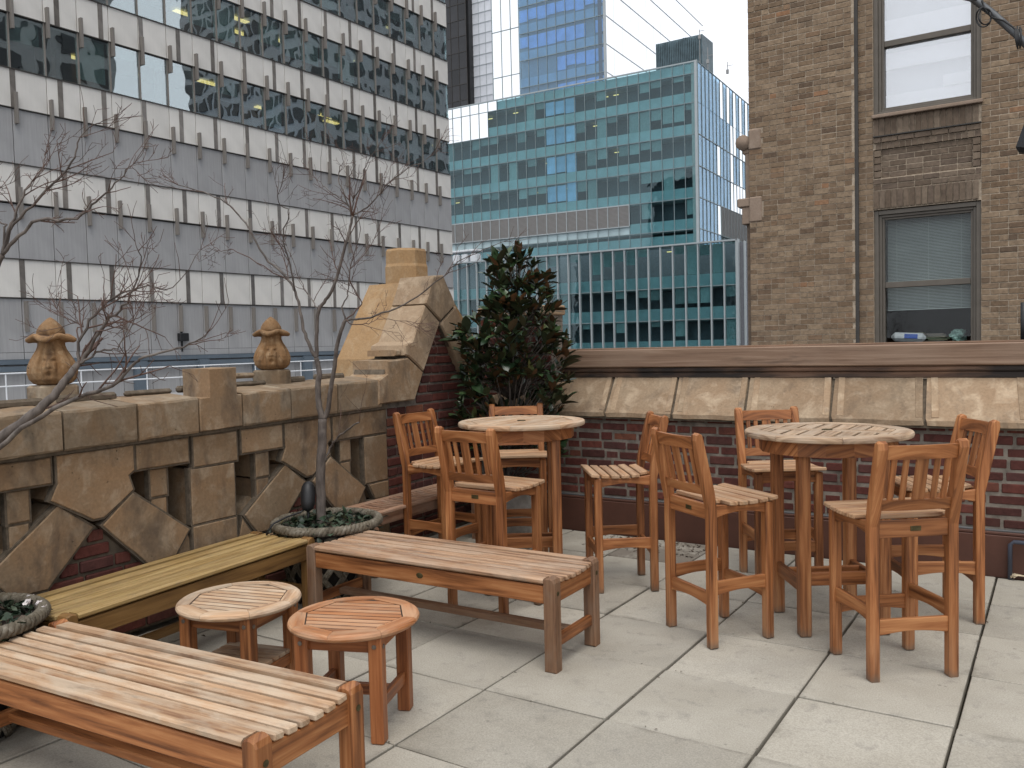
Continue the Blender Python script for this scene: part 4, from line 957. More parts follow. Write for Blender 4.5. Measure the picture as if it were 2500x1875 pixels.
for pts, dz, r0 in (([Z7(705, 500), Z7(850, 250), Z7(1000, 120), Z7(1160, 40), Z7(1320, 0), (420, 700), (490, 610)], .15, .008), ([Z7(800, 560), Z7(960, 320), Z7(1110, 180), Z7(1200, 20), (345, 640), (330, 590)], -.15, .009), ([Z7(800, 640), Z7(930, 560), Z7(1050, 550), Z7(1200, 360), Z7(1180, 250)], .1, .006), ([Z7(840, 440), Z7(1020, 370), Z7(1250, 280)], -.2, .005), ([Z7(690, 400), Z7(745, 350), Z7(620, 310), Z7(510, 200)], .2, .004)):
    q, rq = t1.curve([Tq[-1]] + px3(pts, d1 + .12, d1 + .12 + dz), r0, .0016, 4); t1.dress(q, rq, .2, .95, .17)
Dq, rd = t1.curve([b1 + Vector((0, .02, .05)), at_d(-50, 1150, d1 - .1)] + px3([Z7(0, 1440), Z7(280, 1220), Z7(700, 1000), Z7(1000, 890), Z7(1200, 700), Z7(1300, 630), Z7(1600, 560), Z7(1740, 500), Z7(1860, 420)], d1 - .08, d1 - .25), .014, .002, 4, .004); t1.dress(Dq, rd, .35, .8, .17)
U0, ru = t1.curve([b1 + Vector((-.03, .03, .05)), at_d(-140, 1050, d1 + .1), at_d(-60, 760, d1 + .15), at_d(5, 622, d1 + .15)], .022, .013, 6, .003)
for pts, dz, r0 in (([Z1(75, 1450), Z1(130, 1310), Z1(210, 1180), Z1(270, 1090), Z1(290, 1010)], .1, .008), ([Z1(130, 1530), Z1(250, 1430), Z1(500, 1420), Z1(620, 1310), Z1(700, 1240), Z1(800, 1130), Z1(870, 1060)], -.2, .009), ([Z1(90, 1450), Z1(250, 1290), Z1(440, 1090), Z1(500, 950), Z1(550, 850), Z1(670, 780)], .05, .008), ([Z1(40, 1480), Z1(-20, 1420), Z1(-60, 1300), Z1(0, 1220)], .1, .006)):
    q, rq = t1.curve([U0[-1]] + px3(pts, d1 + .15, d1 + .15 + dz), r0, .0016, 4); t1.dress(q, rq, .3, .85, .17)
t1.finish('bare_maple_tree', (b1.x, b1.y, .4), 'bare tree slanting out of the blossom planter, its branches crossing the nearer urn')
# ------------------------------------------------------------------ magnolia
mr = random.Random(5); MC = Vector((-4.03, 2.66, 0)); mag = empty('magnolia_shrub', MC); tag(mag, 'dense dark evergreen magnolia shrub with rusty leaf undersides in the corner', 'shrub')
dm = (MC - CAM).dot(FW)
pot = empty('white_pot', (MC.x, MC.y, 0)); tag(pot, 'pale embossed round pot on the floor beneath the evergreen shrub', 'pot')
b = MB(); b.lathe([(.16, 0), (.19, .02), (.235, .25), (.25, .36), (.268, .37), (.268, .41), (.24, .41), (.235, .38)], 40, fn=lambda r0, z, a, i: (r0 + .006 * math.sin(14 * a) * math.sin(z * 40) * (0 < i < 3), z)); part(b, 'body', plain('pale_pot', (.42, .40, .37), .7, nscale=20, namt=.2, bump=.008), pot, True).location = MC
b = MB(); b.lathe([(.001, .38), (.24, .375)], 24, cap=False); part(b, 'soil', M['soil'], pot).location = MC
outline = [(600, 1245, 1285), (640, 1205, 1310), (660, 1185, 1330), (690, 1195, 1325), (720, 1195, 1370), (745, 1180, 1375), (775, 1165, 1370), (805, 1105, 1372), (850, 1112, 1385), (880, 1125, 1400), (910, 1135, 1405), (935, 1130, 1395), (957, 1105, 1390), (990, 1115, 1402), (1030, 1120, 1395), (1080, 1150, 1370), (1120, 1170, 1350)]
def half(v):
    for (v0, l0, r0), (v1, l1, r1_) in zip(outline, outline[1:]):
        if v0 <= v <= v1: t = (v - v0) / (v1 - v0); return lerp(l0, l1, t), lerp(r0, r1_, t)
    return 1200, 1300
lt_vs, lt_fs = leaf_shape(1, .21, .28, 5, .12)
def two_sided(vs, fs, th=.012):
    n = len(vs); return vs + [(x, y, z - th) for x, y, z in vs], fs, [tuple(i + n for i in reversed(f)) for f in fs]
V2, FT, FB = two_sided(lt_vs, lt_fs)
lm = []
for k in range(5):
    vs, fs = leaf_shape(1, .18 + .035 * (k % 3), .12 + .1 * k % .3, 5, (-.08, .05, .15, .3, .22)[k]); v2, ft, fb = two_sided(vs, fs)
    b = MB(); b.add(v2, ft); b.mi = 1; b.add(v2, fb); b.smooth = True; me = b.mesh('leaf'); me.materials.append(M['leaf_top']); me.materials.append(M['leaf_under']); lm.append((me, v2, ft, fb))
tips = []; wood_ = MB(); wood_.smooth = True
stem0 = Vector((MC.x, MC.y, .36)); leader = []
for k in range(9): leader.append(at_d(lerp(1240, 1262, k / 8), lerp(1180, 640, k / 8), dm))
wood_.tube([stem0] + leader, [.02] + [lerp(.018, .005, k / 8) for k in range(9)], 6)
tries = 0
while len(tips) < 250 and tries < 14000:
    tries += 1; v = mr.uniform(606, 1115); l, r_ = half(v); u = mr.uniform(l + 4 - 22 * mr.random() ** 3, r_ - 4 + 22 * mr.random() ** 3); hw = (r_ - l) / 2 / F_PX * dm; cu = (l + r_) / 2
    e = (u - cu) / max(1, (r_ - l) / 2); mxd = hw * math.sqrt(max(0, 1 - e * e)) * .85; q = mr.random(); dep = -mxd * (1 - .5 * q * q) if mr.random() < .72 else mxd * mr.uniform(-.3, .9)
    p = at_d(u, v, dm + dep)
    if p.y > 3.0 or p.x < -4.5: continue
    if p.z < 1.25 and (p - Vector((-3.80, 2.44, p.z))).length < .20: continue
    if p.z < 1.25 and p.y < 2.18: continue
    if all((p - t).length > .064 for t in tips): tips.append(p)
tips.append(at_d(1262, 612, dm)); leaves = []
for p in tips:
    hgt = p.z; c0 = leader[min(8, max(0, int((hgt - .5) / 1.7 * 8) - 1))]; out = (p - c0); 
    wood_.tube([c0, c0.lerp(p, .5) + Vector((0, 0, -.03)), p], [.006, .0045, .003], 4)
    out = (out.normalized() if out.length > .02 else Vector((0, 0, 1))) * .9 + Vector((0, 0, .55)); out.normalize(); rusty = mr.random() < .12
    s1 = out.cross(Vector((mr.uniform(-1, 1), mr.uniform(-1, 1), mr.uniform(-1, 1)))).normalized(); s2 = out.cross(s1); ts = mr.uniform(.65, 1.3)
    n = mr.randint(6, 9)
    for k in range(n):
        a = k * 2.4 + mr.uniform(-.3, .3); op = mr.uniform(.35, 1.25) if not rusty else mr.uniform(.05, .5)
        d = out * math.cos(op) + (s1 * math.cos(a) + s2 * math.sin(a)) * math.sin(op); L = mr.uniform(.075, .135) * ts
        leaves.append((Tm(*(p - out * mr.uniform(0, .05))) @ rot_to(d, mr.uniform(-.5, .5)) @ Matrix.Scale(L, 4), mr.randrange(5), (p - CAM).dot(FW)))
leaves.sort(key=lambda t: t[2]); rest = MB(); rest.smooth = True
for i, (mt, k, z) in enumerate(leaves):
    if i < 300:
        o = link('leaf', lm[k][0]); adopt(o, mag); o.matrix_basis = mt
    else:
        rest.cur = mr.random() + .01; rest.mi = 0; rest.add(lm[k][1], lm[k][2], mt); rest.mi = 1; rest.add(lm[k][1], lm[k][3], mt)
tag(part(rest, 'foliage', [M['leaf_top'], M['leaf_under']], mag), kind='stuff'); part(wood_, 'branches', M['bark_mag'], mag)
# ------------------------------------------------------------------ long office building across the street (left)
ofb = empty('office_building', (-37.2, 16, 0), -.02); tag(ofb, 'long pale panelled office building with ribbon windows and bronze fins across the street', 'building')
WB = [4.02, 8.0, 11.95, 15.87, 19.82, 23.77, 27.7]; WH = 1.63; MOD = 1.483; Y0, Y1 = -7 * MOD, 20 * MOD - .1; bx = lambda x0, x1, y0, y1, z0, z1: ((((x0 + x1) / 2), (y0 + y1) / 2, (z0 + z1) / 2), (x1 - x0, y1 - y0, z1 - z0))
b = MB(); b.box(*bx(-24, -.12, Y0, Y1, -42, 13.5)); b.box(*bx(-24, -9, Y0, Y1, 13.4, 31))
for z in WB[2:]: b.box(*bx(-9.1, -.12, Y0, Y1, z + .02, z + WH - .02))
b.box(*bx(-9, -.1, Y1 - .25, Y1, 13, 31)); part_core = b.out('core', M['panel_seam'], ofb)
b = MB(); b.box(*bx(-3.65, -3.6, Y0, Y1, 13.5, 31)); b.out('inner_wall', M['office_wall'], ofb)
b = MB()
for z in WB[3:]: b.box(*bx(-8.9, -.3, Y0, Y1, z - .06, z + .01))
b.out('ceiling', M['ceil'], ofb)
nm = int((Y1 - Y0) / MOD) + 1; og = 0.02
def boxmesh(name, d, mat, bev=.0):
    b = MB(); b.box((0, 0, 0), d, bev); me = b.mesh(name); me.materials.append(mat); return me
pw = boxmesh('white_panel', (.10, MOD - .035, WH - .03), M['panel_white'], .006); pg_ = boxmesh('grey_panel', (.10, MOD - .035, 2.26), M['panel_grey'], .006); pn = boxmesh('window_pane', (.02, MOD - .05, 2.27), M['glass_office'])
pgl = boxmesh('grey_panel', (.10, MOD - .035, .28), M['panel_grey'], .006); fn = boxmesh('fin', (.22, .10, 1.30), M['fin']); sl = boxmesh('slit_window', (.03, .22, WH - .03), M['slit'])
def put(name, me, loc, parent, rot=None):
    o = link(name, me, parent); o.location = loc
    if rot: o.rotation_euler = rot
    return o
orr = random.Random(3)
for k in range(-3, 20):
    y = (k + .5) * MOD
    for i, z in enumerate(WB[:6]):
        put('white_panel', pw, (-.05, y, z + WH / 2), ofb)
        if i < 6: put('fin', fn, (.09, k * MOD + .12, z + (-.0 if i else -.78)), ofb)
        if i >= 2: put('window_pane', pn, (-.06, y, z + WH + 1.16), ofb, (0, orr.uniform(-.004, .004), orr.uniform(-.004, .004)))
        else: put('grey_panel', pg_, (-.06, y, z + WH + 1.155), ofb)
    put('grey_panel', pg_, (-.06, y, 2.855), ofb); put('grey_panel', pgl, (-.06, y, 1.57), ofb)
ml = boxmesh('mullion', (.12, .05, 2.30), M['fin'])
for k in range(-3, 20):
    for z in WB[2:6]: put('mullion', ml, (-.03, k * MOD, z + WH + 1.16), ofb)
for z in WB[:6]:
    k = 0
    while True:
        y = -4.66 + .73 + k * 2.0 - .0; k += 1
        if y > 29: break
        put('slit_window', sl, (.006, y, z + WH / 2), ofb)
seam = MB()
for z in WB[:6]:
    for zz in (z, z + WH): seam.box((-.01, (Y0 + Y1) / 2, zz), (.12, Y1 - Y0, .04))
seam.out('sill_lines', M['panel_seam'], ofb)
for i in (2, 3, 4):
    z = WB[i] + WH
    for k in range(-3, 20):
        if orr.random() < .75:
            h = orr.choice((.5, .8, 1.0, 1.3, 1.6, 1.9)); put('roller_shade_or_reflection', boxmesh('roller_shade_or_reflection', (.02, MOD - .12, h), M['shade']), (-.35, (k + .5) * MOD, z + 2.28 - h / 2), ofb)
        if orr.random() < .45: put('ceiling_lamp', boxmesh('ceiling_lamp', (.35, 1.1, .05), M['lamp_yellow']), (-orr.choice((1.2, 2.0, 2.8)), (k + orr.random()) * MOD, z + 2.14), ofb)
        if orr.random() < .4: put('office_column', boxmesh('office_column', (.5, .5, 2.3), M['office_wall']), (-1.2 - orr.random() * 1.6, (k + .5) * MOD, z + 1.15), ofb)
# base storey: ledge, blue-grey frames, wall lamp
b = MB(); b.box(*bx(-.1, .16, Y0, Y1, 1.22, 1.42)); b.out('ledge', M['bluegrey'], ofb)
b = MB(); b.box(*bx(.0, .18, Y0, Y1, .92, 1.14)); b.out('beam', M['bluegrey'], ofb)
for k in range(9):
    b = MB(); y = 5.2 + k * 3.46 - 6.92; b.box(*bx(-.02, .30, y - .28, y + .28, -3, 1.2)); b.out('column', M['bluegrey'], ofb)
pz = boxmesh('grey_panel', (.06, MOD - .03, 3.9), M['panel_grey'])
for k in range(-3, 20): put('grey_panel', pz, (-.06, (k + .5) * MOD, -.75), ofb)
b = MB(); b.box((.1, 7.6, 2.32), (.3, .5, .40), .03); b.box((.06, 7.55, 1.9), (.06, .06, .6)); b.box((.06, 7.55, 3.2), (.07, .08, 1.5)); b.out('wall_lamp', M['black'], ofb)
rl = empty('white_railing', (-34.8, 14, -.2), -.02); tag(rl, 'white tubular railing along the base of the pale office building', 'railing')
for z in (.95, .45): b = MB(); b.tube([(0, -3, z + .14), (0, 32, z + .22)], .035, 6); b.out('rail', M['white_paint'], rl)
for k in range(12): b = MB(); b.tube([(0, -3 + k * 3.0, -.6), (0, -3 + k * 3.0, 1.12)], .03, 6); b.out('post', M['white_paint'], rl)
b = MB(); b.box((-35.2, 30, -.55), (4.5, 60, .3)); tag(b.out('roof_deck', M['panel_grey']), 'low grey roof deck below the white railing', 'roof', kind='structure')

# ------------------------------------------------------------------ green glass building
def cw(root, cols, rows, mod, spand, glassmat, frame, trans, name, seed, blue=None, mirror=None, vis=True, depth=2.2, lamps=.12, fin=(.06, .12), skip=None, yoff=0.0, shade_p=.55):
    rg = random.Random(seed); meshes = {}
    x0, x1 = cols[0] * mod, cols[1] * mod
    for (z0, z1) in rows:
        h = z1 - z0
        for c in range(cols[0], cols[1]):
            if skip and skip(c, z0): continue
            g_ = mirror if False else glassmat
            if mirror and mirror(c, z0): g_ = M['glass_mirror']
            key = (round(h, 2), g_.name)
            if key not in meshes: meshes[key] = boxmesh('window_pane', (mod - .05, .02, h - .06), g_)
            put('window_pane', meshes[key], ((c + .5) * mod, 0, (z0 + z1) / 2), root, (rg.uniform(-.003, .003), 0, rg.uniform(-.004, .004)))
            sh = min(spand, h * .9)
            if h > spand + .6:
                if blue and blue(c, z0, rg): put('roller_shade_or_reflection', boxmesh('roller_shade_or_reflection', (mod - .06, .02, (h - sh) * rg.uniform(.72, .98)), M['reflected_blue']), ((c + .5) * mod, .25, z1 - (h - sh) * .5), root)  # blue boards paint a sky reflection, no roller shades here
                elif rg.random() < shade_p:
                    q = (h - sh) * rg.choice((.25, .35, .5, .5, .75, .95)); put('roller_shade_or_reflection', boxmesh('roller_shade_or_reflection', (mod - .1, .02, q), M['shade']), ((c + .5) * mod, .3, z1 - q / 2 - .1), root)
                if rg.random() < lamps: put('ceiling_lamp', boxmesh('ceiling_lamp', (.7, .2, .05), M['lamp_yellow']), ((c + .5) * mod + .1, rg.uniform(.7, 2.0), z1 - .5), root)
    b = MB(); c2 = MB(); d2 = MB()
    for (z0, z1) in rows:
        h = z1 - z0; sh = min(spand, h * .9)
        d2.box(*bx(x0, x1, .14, .3, z0 + .02, z0 + sh)); c2.box(*bx(x0, x1, .3, depth, z0 - .15, z0 + .2))
    d2.out('spandrel', M['spandrel'], root); c2.out('floor_slab', M['ceil'], root)
    zt, zb = max(r_[1] for r_ in rows), min(r_[0] for r_ in rows)
    b.box(*bx(x0, x1, depth, depth + .2, zb, zt)); b.out('inner_wall', M['office_dark'], root)
    for c in range(cols[0], cols[1] + 1):
        m = MB(); m.box((c * mod, -fin[1] / 2 + .03, (zt + zb) / 2), (fin[0], fin[1], zt - zb)); m.out('mullion', frame, root)
    for z in sorted({r_[0] for r_ in rows} | {r_[1] for r_ in rows}):
        m = MB(); m.box(((x0 + x1) / 2, -.015, z), (x1 - x0, .09, .085)); m.out('transom', trans, root)
gb = empty('glass_building', (-37.5, 96.5, 0), .04); tag(gb, 'green glass office block with a louvred band and white corner post', 'building')
lines = [13.2, 15.05, 18.8, 22.6, 26.38, 30.17, 33.62, 34.95]
rows = list(zip(lines, lines[1:]))
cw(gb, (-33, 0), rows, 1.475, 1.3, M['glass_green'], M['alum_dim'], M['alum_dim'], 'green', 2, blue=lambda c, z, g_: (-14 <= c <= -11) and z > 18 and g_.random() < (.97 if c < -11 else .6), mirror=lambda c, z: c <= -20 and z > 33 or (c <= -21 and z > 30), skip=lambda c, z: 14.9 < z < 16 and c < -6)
for c in range(-33, -6):
    m = MB(); m.box(((c + .5) * 1.475, -.06, 17.45), (1.475 - .10, .05, 2.55)); lp = m.out('louvre_panel', M['louvre'], gb)
    m = MB()
    for q in range(16): m.box(((c + .5) * 1.475, -.10, 16.25 + q * .158), (1.475 - .16, .05, .05))
    m.out('louvre_blades', M['fin'], lp)
for c in range(-33, -5): b = MB(); b.box((c * 1.475, -.12, 17.45), (.08, .12, 2.65)); b.out('louvre_post', M['alum'], gb)
b = MB(); b.box(*bx(-33 * 1.475, -6 * 1.475, -.14, -.02, 18.72, 18.86)); b.box(*bx(-33 * 1.475, -6 * 1.475, -.14, -.02, 16.06, 16.18)); b.out('louvre_frame', M['alum'], gb)
b = MB(); b.box((0, -.02, 24), (.32, .32, 22.2)); b.out('corner_post', M['alum'], gb)
b = MB(); b.box(*bx(-49, 0, -.05, .06, 34.95, 35.10)); b.out('roof_edge', M['alum'], gb)
b = MB(); b.box(*bx(-48.6, -.3, 4.3, 40, -42, 34.6)); b.box(*bx(-48.6, -.3, .35, 40, -42, 13.2)); b.out('core', M['office_dark'], gb)
sd_ = empty('side_face'); sd_.parent = gb; sd_.rotation_euler = (0, 0, math.pi / 2)
rg = random.Random(9)
for (z0, z1) in [(13.2, 15.05), (15.05, 18.8), (18.8, 22.6), (22.6, 26.38), (26.38, 30.17), (30.17, 34.95)]:
    for c in range(0, 17):
        if z0 < 16 and c > 5: continue
        put('window_pane', boxmesh('window_pane', (1.43, .02, z1 - z0 - .06), M['glass_blue'] if rg.random() < .6 or c < 5 else M['glass_mirror']), ((c + .5) * 1.475, -.18, (z0 + z1) / 2), sd_, (rg.uniform(-.006, .006), 0, rg.uniform(-.01, .01)))
m = MB()
for c in range(0, 18): m.box((c * 1.475, -.2, 24), (.06, .1, 21.8))
for z in (15.05, 18.8, 22.6, 26.38, 34.95): m.box((12.5, -.2, z), (25, .1, .09))
m.out('mullions', M['alum_dim'], gb).parent = sd_
m = MB(); m.box(*bx(0, 25, .2, .6, -42, 34.9)); o = m.out('side_wall', M['shade'], gb); o.parent = sd_
for q in range(12): pass
m = MB()
for q in range(24): m.box((17, -.22, 15.2 + q * .155), (16, .06, .06))
m.box((17, -.12, 17), (16, .05, 3.8)); o = m.out('louvre_blades', M['louvre'], gb); o.parent = sd_
for o in (sd_,): tag(o)
b = MB(); 
ant = random.Random(2)
for (u_, v_, h_), lb in zip(((1728, 150, 34), (1776, 175, 24), (1708, 90, 18)), ('thin antenna mast on the green block roof just behind its white corner post', 'thin antenna mast far along the green block roof, nearest the brick building', 'thin antenna mast standing behind the ribbed reflection block')):
    p = at_y(u_, v_, 101.5); m = MB(); m.tube([(p.x, p.y, 34.5), (p.x, p.y, p.z + h_ * .05)], .05, 5); m.box((p.x, p.y, p.z), (.3, .2, .5)); m.box((p.x + .3, p.y, p.z + .7), (.8, .05, .05)); tag(m.out('roof_antenna', M['louvre']), lb, 'antenna', 'roof antennas')
m = MB(); p0 = onplane(1603, 112, (-.04, 1, 0), 106); p1 = onplane(1716, 88, (-.04, 1, 0), 106)  # dark ribbed block added to paint a building reflected in the mirrored flank
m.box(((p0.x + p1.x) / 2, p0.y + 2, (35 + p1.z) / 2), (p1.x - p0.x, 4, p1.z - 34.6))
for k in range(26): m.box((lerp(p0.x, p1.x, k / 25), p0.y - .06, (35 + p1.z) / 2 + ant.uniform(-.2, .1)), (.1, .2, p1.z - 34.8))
tag(m.out('ribbed_reflection_block', plain('ribbed_reflection', (.10, .15, .17), .5, nscale=1, namt=.4)), 'dark ribbed block above the green glass roof, shaped as a reflected building', 'reflection block')
# podium with white fins
pd = empty('glass_podium', (-27.57, 80.9, 0), .04); tag(pd, 'lower teal glass wing with closely spaced white vertical fins', 'building')
cw(pd, (-26, 0), [(-9.6, -6.2), (-6.2, -2.8), (-2.8, .3), (.3, 3.67), (3.67, 7.02), (7.02, 11.35)], 1.342, 1.25, M['glass_green'], M['alum'], M['alum_dim'], 'podium', 4, fin=(.13, .34), lamps=.03, shade_p=.6)
b = MB(); b.box((-17.4, -.1, 11.42), (34.9, .5, .16)); b.out('parapet_cap', M['alum'], pd)
b = MB(); b.box((0, -.1, 1), (.3, .5, 21)); b.box((.62, .3, 1), (.18, .3, 20.6)); b.out('corner_post', M['alum'], pd)
b = MB(); b.box(*bx(-34.8, -.1, 4.3, 15, -42, 11.2)); b.box(*bx(-34.8, -.1, .3, 15, -42, -9.6)); b.box(*bx(.05, .58, .3, 14, -42, 11.2)); b.out('core', M['office_dark'], pd)
m = MB(); q = onplane(1135, 628, (-.04, 1, 0), 84)
for k in range(3): m.box((q.x + k * 1.3 - 1, q.y, 12.0), (1.0, 1.2, 1.3), .15, M=Tm(0, 0, 0)); m.box((q.x + k * 1.3 - 1, q.y, 13.0), (1.2, 1.4, .25), .05)
tag(m.out('rooftop_unit', M['white_paint']), 'white rooftop cooling units on the finned glass wing', 'rooftop unit')
# tower rising behind
def tower(nm, label, u0, u1, plane_c, zb, zt, mats, mod_n, fl, glassm, frame, back, seed, cat='building'):
    a = onplane(u0, 150, (-.04, 1, 0), plane_c); e = onplane(u1, 150, (-.04, 1, 0), plane_c); W_ = (e - a).length
    r = empty(nm, (e.x, e.y, 0), .04); tag(r, label, cat); rg = random.Random(seed); mod = W_ / mod_n; z = zb
    m = MB(); m.box(*bx(-W_, 0, .8, 14, zb - 12, zt)); m.out('core', back, r)
    while z < zt:
        for c in range(mod_n):
            g_ = glassm(c, z, rg); put('window_pane', boxmesh('window_pane', (mod - .05, .02, fl - .07), g_), (-(c + .5) * mod, 0, z + fl / 2), r, (rg.uniform(-.004, .004), 0, rg.uniform(-.004, .004)))
        z += fl
    for c in range(mod_n + 1): m = MB(); m.box((-c * mod, -.03, (zb + zt) / 2), (.07, .1, zt - zb)); m.out('mullion', frame, r)
    m = MB(); z = zb
    while z <= zt + .1: m.box((-W_ / 2, -.03, z), (W_, .09, .09)); z += fl
    m.out('transoms', frame, r); return r, W_, mod
tb, W_, mod = tower('blue_glass_tower', 'pale blue glass tower with mirrored flank rising behind the green block', 1272, 1478, 104, 34.2, 58, None, 9, 3.75, lambda c, z, g_: M['glass_blue'], M['alum_dim'], M['office_dark'], 6)
m = MB(); n = MB(); z = 34.2; q = random.Random(1)
for k in range(6):
    m.box(*bx(-W_, 0, .15, .3, z, z + 1.3))
    for c in range(9):
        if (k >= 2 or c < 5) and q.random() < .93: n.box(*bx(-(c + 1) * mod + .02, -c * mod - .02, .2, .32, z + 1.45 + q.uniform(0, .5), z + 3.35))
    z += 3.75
m.out('spandrel', M['spandrel'], tb); n.out('pale_reflections', M['reflected_blue'], tb)  # pale boards paint the blue reflections of the tower windows
n = MB(); n.box(*bx(-W_, 0, .5, .7, 34, 58)); n.out('inner_wall', M['shade'], tb)
fl_ = empty('mirrored_flank'); fl_.parent = tb; fl_.rotation_euler = (0, 0, math.pi / 2)
for k in range(6):
    for c in range(14): put('window_pane', boxmesh('window_pane', (2.95, .02, 3.68), M['glass_mirror']), ((c + .5) * 3.0, 0, 34.2 + (k + .5) * 3.75), fl_, (q.uniform(-.001, .001), 0, q.uniform(-.001, .001)))
m = MB()
for k in range(7): m.box((21, -.02, 34.2 + k * 3.75), (42, .08, .10))
m.out('transoms', M['alum'], tb).parent = fl_
m = MB(); m.box((0, -.02, 46), (.3, .3, 24)); m.out('corner_post', M['alum'], tb)
m = MB(); m.box(*bx(0, 42, .5, 1, 20, 57)); m.out('flank_core', M['office_dark'], tb).parent = fl_
t_, _, _ = tower('mirror_glass_tower', 'white sky-reflecting glass bay beside the pale blue tower', 1204, 1271, 106, 34.2, 58, None, 3, 6.6, lambda c, z, g_: M['glass_mirror'], M['alum_dim'], M['office_dark'], 6)
t_, _, _ = tower('white_panel_tower', 'plain white panelled tower between the dark tower and the mirror bay', 1141, 1203, 118, 34.2, 62, None, 4, 1.7, lambda c, z, g_: M['whitepanel'], M['alum'], M['alum'], 6)
t_, _, _ = tower('dark_tower', 'narrow dark bronze tower showing beside the pale office building', 1084, 1140, 116, 34.2, 62, None, 3, 2.6, lambda c, z, g_: M['darkpane'], M['panel_seam'], M['darktower'], 6)
# towers on this side of the street that the ribbon windows mirror
def mtower(nm, label, x, y, w_, d_, h_, fl, nb, wallm, seed):
    r = empty(nm, (x, y, -42)); tag(r, label, 'building'); rg = random.Random(seed)
    b = MB(); b.box((0, 0, (h_ + 42) / 2), (w_, d_, h_ + 42)); b.out('wall', wallm, r); m = MB(); k = 0
    z = 30
    while z < h_ + 40:
        for i in range(nb): m.box((-w_ / 2 - .05, -d_ / 2 + (i + .5) * d_ / nb, z + fl * .5), (.2, d_ / nb * .62, fl * .6))
        for i in range(nb): m.box((-w_ / 2 + (i + .5) * w_ / nb, -d_ / 2 - .05, z + fl * .5), (w_ / nb * .62, .2, fl * .6))
        z += fl
    m.out('windows', M['darktower'], r); return r
mtower('stone_tower', 'grey stone tower mirrored in the near ribbon windows', 62, 38, 36, 62, 120, 4.2, 14, plain('tower_stone', (.30, .30, .295), .9, nscale=.05), 1)
mtower('grid_tower', 'grey gridded tower mirrored in the far ribbon windows', 70, 150, 40, 78, 130, 4.0, 16, plain('tower_grid', (.38, .39, .40), .8, nscale=.05), 2)
mtower('low_glass_block', 'low blue block mirrored between the two grey towers', 70, 98, 40, 22, 36, 4.0, 8, M['reflected_blue'], 3)
# ------------------------------------------------------------------ tan brick building (right)
YB = 9.0
tbb = empty('brick_building', (-1.0, YB, 0)); tag(tbb, 'tan brick building with brown sash windows and sooty brick panel beyond the parapet', 'building')
def bpart(b, name, mat, smooth=None): return part(b, name, mat, tbb, smooth)
zz5 = lambda a, b: (1780 + a * .3255, b * .3255); zz6 = lambda a, b: (1780 + a * .3255, 460 + b * .3255)
WL, WRt = -2.365, -1.125; Z_LT, Z_UB, Z_UT, Z_LB = 3.19, 4.40, 6.75, 1.05
b = MB()
for x0, x1, z0, z1 in ((-3.99, WL, -42, 10), (WRt, 9, -42, 10), (WL, WRt, 3.6, 3.968), (WL, WRt - .0001, Z_LT, 3.598), (WL, WRt - .0001, 3.97, Z_UB), (WL, WRt, Z_UT, 10), (WL, WRt, -42, Z_LB)): b.box(*bx(x0, x1, YB + (.007 if x1 != WRt else .038), YB + .35, z0, z1))
b.box(*bx(-3.985, -2.588, YB - .053, YB + .2, -42, 10)); bpart(b, 'mortar', M['mortar_tan'])
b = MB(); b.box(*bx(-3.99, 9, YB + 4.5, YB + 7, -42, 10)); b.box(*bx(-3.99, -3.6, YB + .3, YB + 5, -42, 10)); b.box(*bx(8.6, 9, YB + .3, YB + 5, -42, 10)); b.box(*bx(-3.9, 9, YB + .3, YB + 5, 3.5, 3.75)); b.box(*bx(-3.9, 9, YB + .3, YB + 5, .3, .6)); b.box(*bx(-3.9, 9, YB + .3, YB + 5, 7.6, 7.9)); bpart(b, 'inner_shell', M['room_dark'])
allb = []; br = random.Random(17); PT = .0726
def fill(x0, x1, z0, z1, y, mat, L=.186, H=.061, holes=()):
    r = 0; z = z0
    while z + PT <= z1 + .002:
        x = x0 - (0 if r % 2 else L / 2 + .005); hdr = (r % 6 == 5)
        while x < x1 - .02:
            l = (L / 2 - .005) if (hdr or br.random() < .10) else L
            a, c = max(x, x0), min(x + l, x1)
            if c - a > .025 and not any(h[0] - .01 < (a + c) / 2 < h[1] + .01 and h[2] < z + PT / 2 < h[3] for h in holes): allb.append((a, c, z + .005, z + .005 + H, y + br.uniform(-.004, .004), mat, 'h'))
            x += l + .010
        z += PT; r += 1
stones = [(-3.99, -3.815, 4.19, 4.48), (-3.99, -3.81, 3.18, 3.54)]
fill(-3.985, -2.59, 1.0, 6.9, YB - .06, 'brick_tan', holes=stones)
fill(-2.548, WL - .005, 1.0, 6.9, YB, 'brick_tan')
fill(WRt + .005, 3.2, 1.0, 6.9, YB, 'brick_tan')
fill(WL + .004, WRt - .004, 3.444, 3.60, YB - .004, 'brick_tan_dark'); fill(WL + .10, WRt - .10, 3.60, 3.965, YB + .03, 'brick_tan_dark'); fill(WL + .005, WRt - .005, 4.05, 4.13, YB - .02, 'brick_tan_dark')
def soldiers(x0, x1, z0, z1, y, mat, w_=.061):
    x = x0
    while x + w_ <= x1 + .02: allb.append((x, x + w_, z0, z1, y + br.uniform(-.004, .004), mat, 'v')); x += w_ + .0105
soldiers(WL + .005, WRt, 3.205, 3.435, YB - .012, 'brick_tan_dark'); soldiers(WL + .005, WRt, 4.14, 4.37, YB - .008, 'brick_tan_dark'); soldiers(WL + .03, WRt, 3.97, 4.045, YB, 'brick_tan_dark')
for zz in (3.61, 3.70, 3.79, 3.88):
    for xx in (WL + .01, WRt - .09): allb.append((xx, xx + .08, zz, zz + .075, YB, 'brick_tan_dark', 'h'))
def inframe(q):
    u_, v_ = project(((q[0] + q[1]) / 2, q[4], (q[2] + q[3]) / 2)); return -10 < u_ < 2510 and -10 < v_ < 842
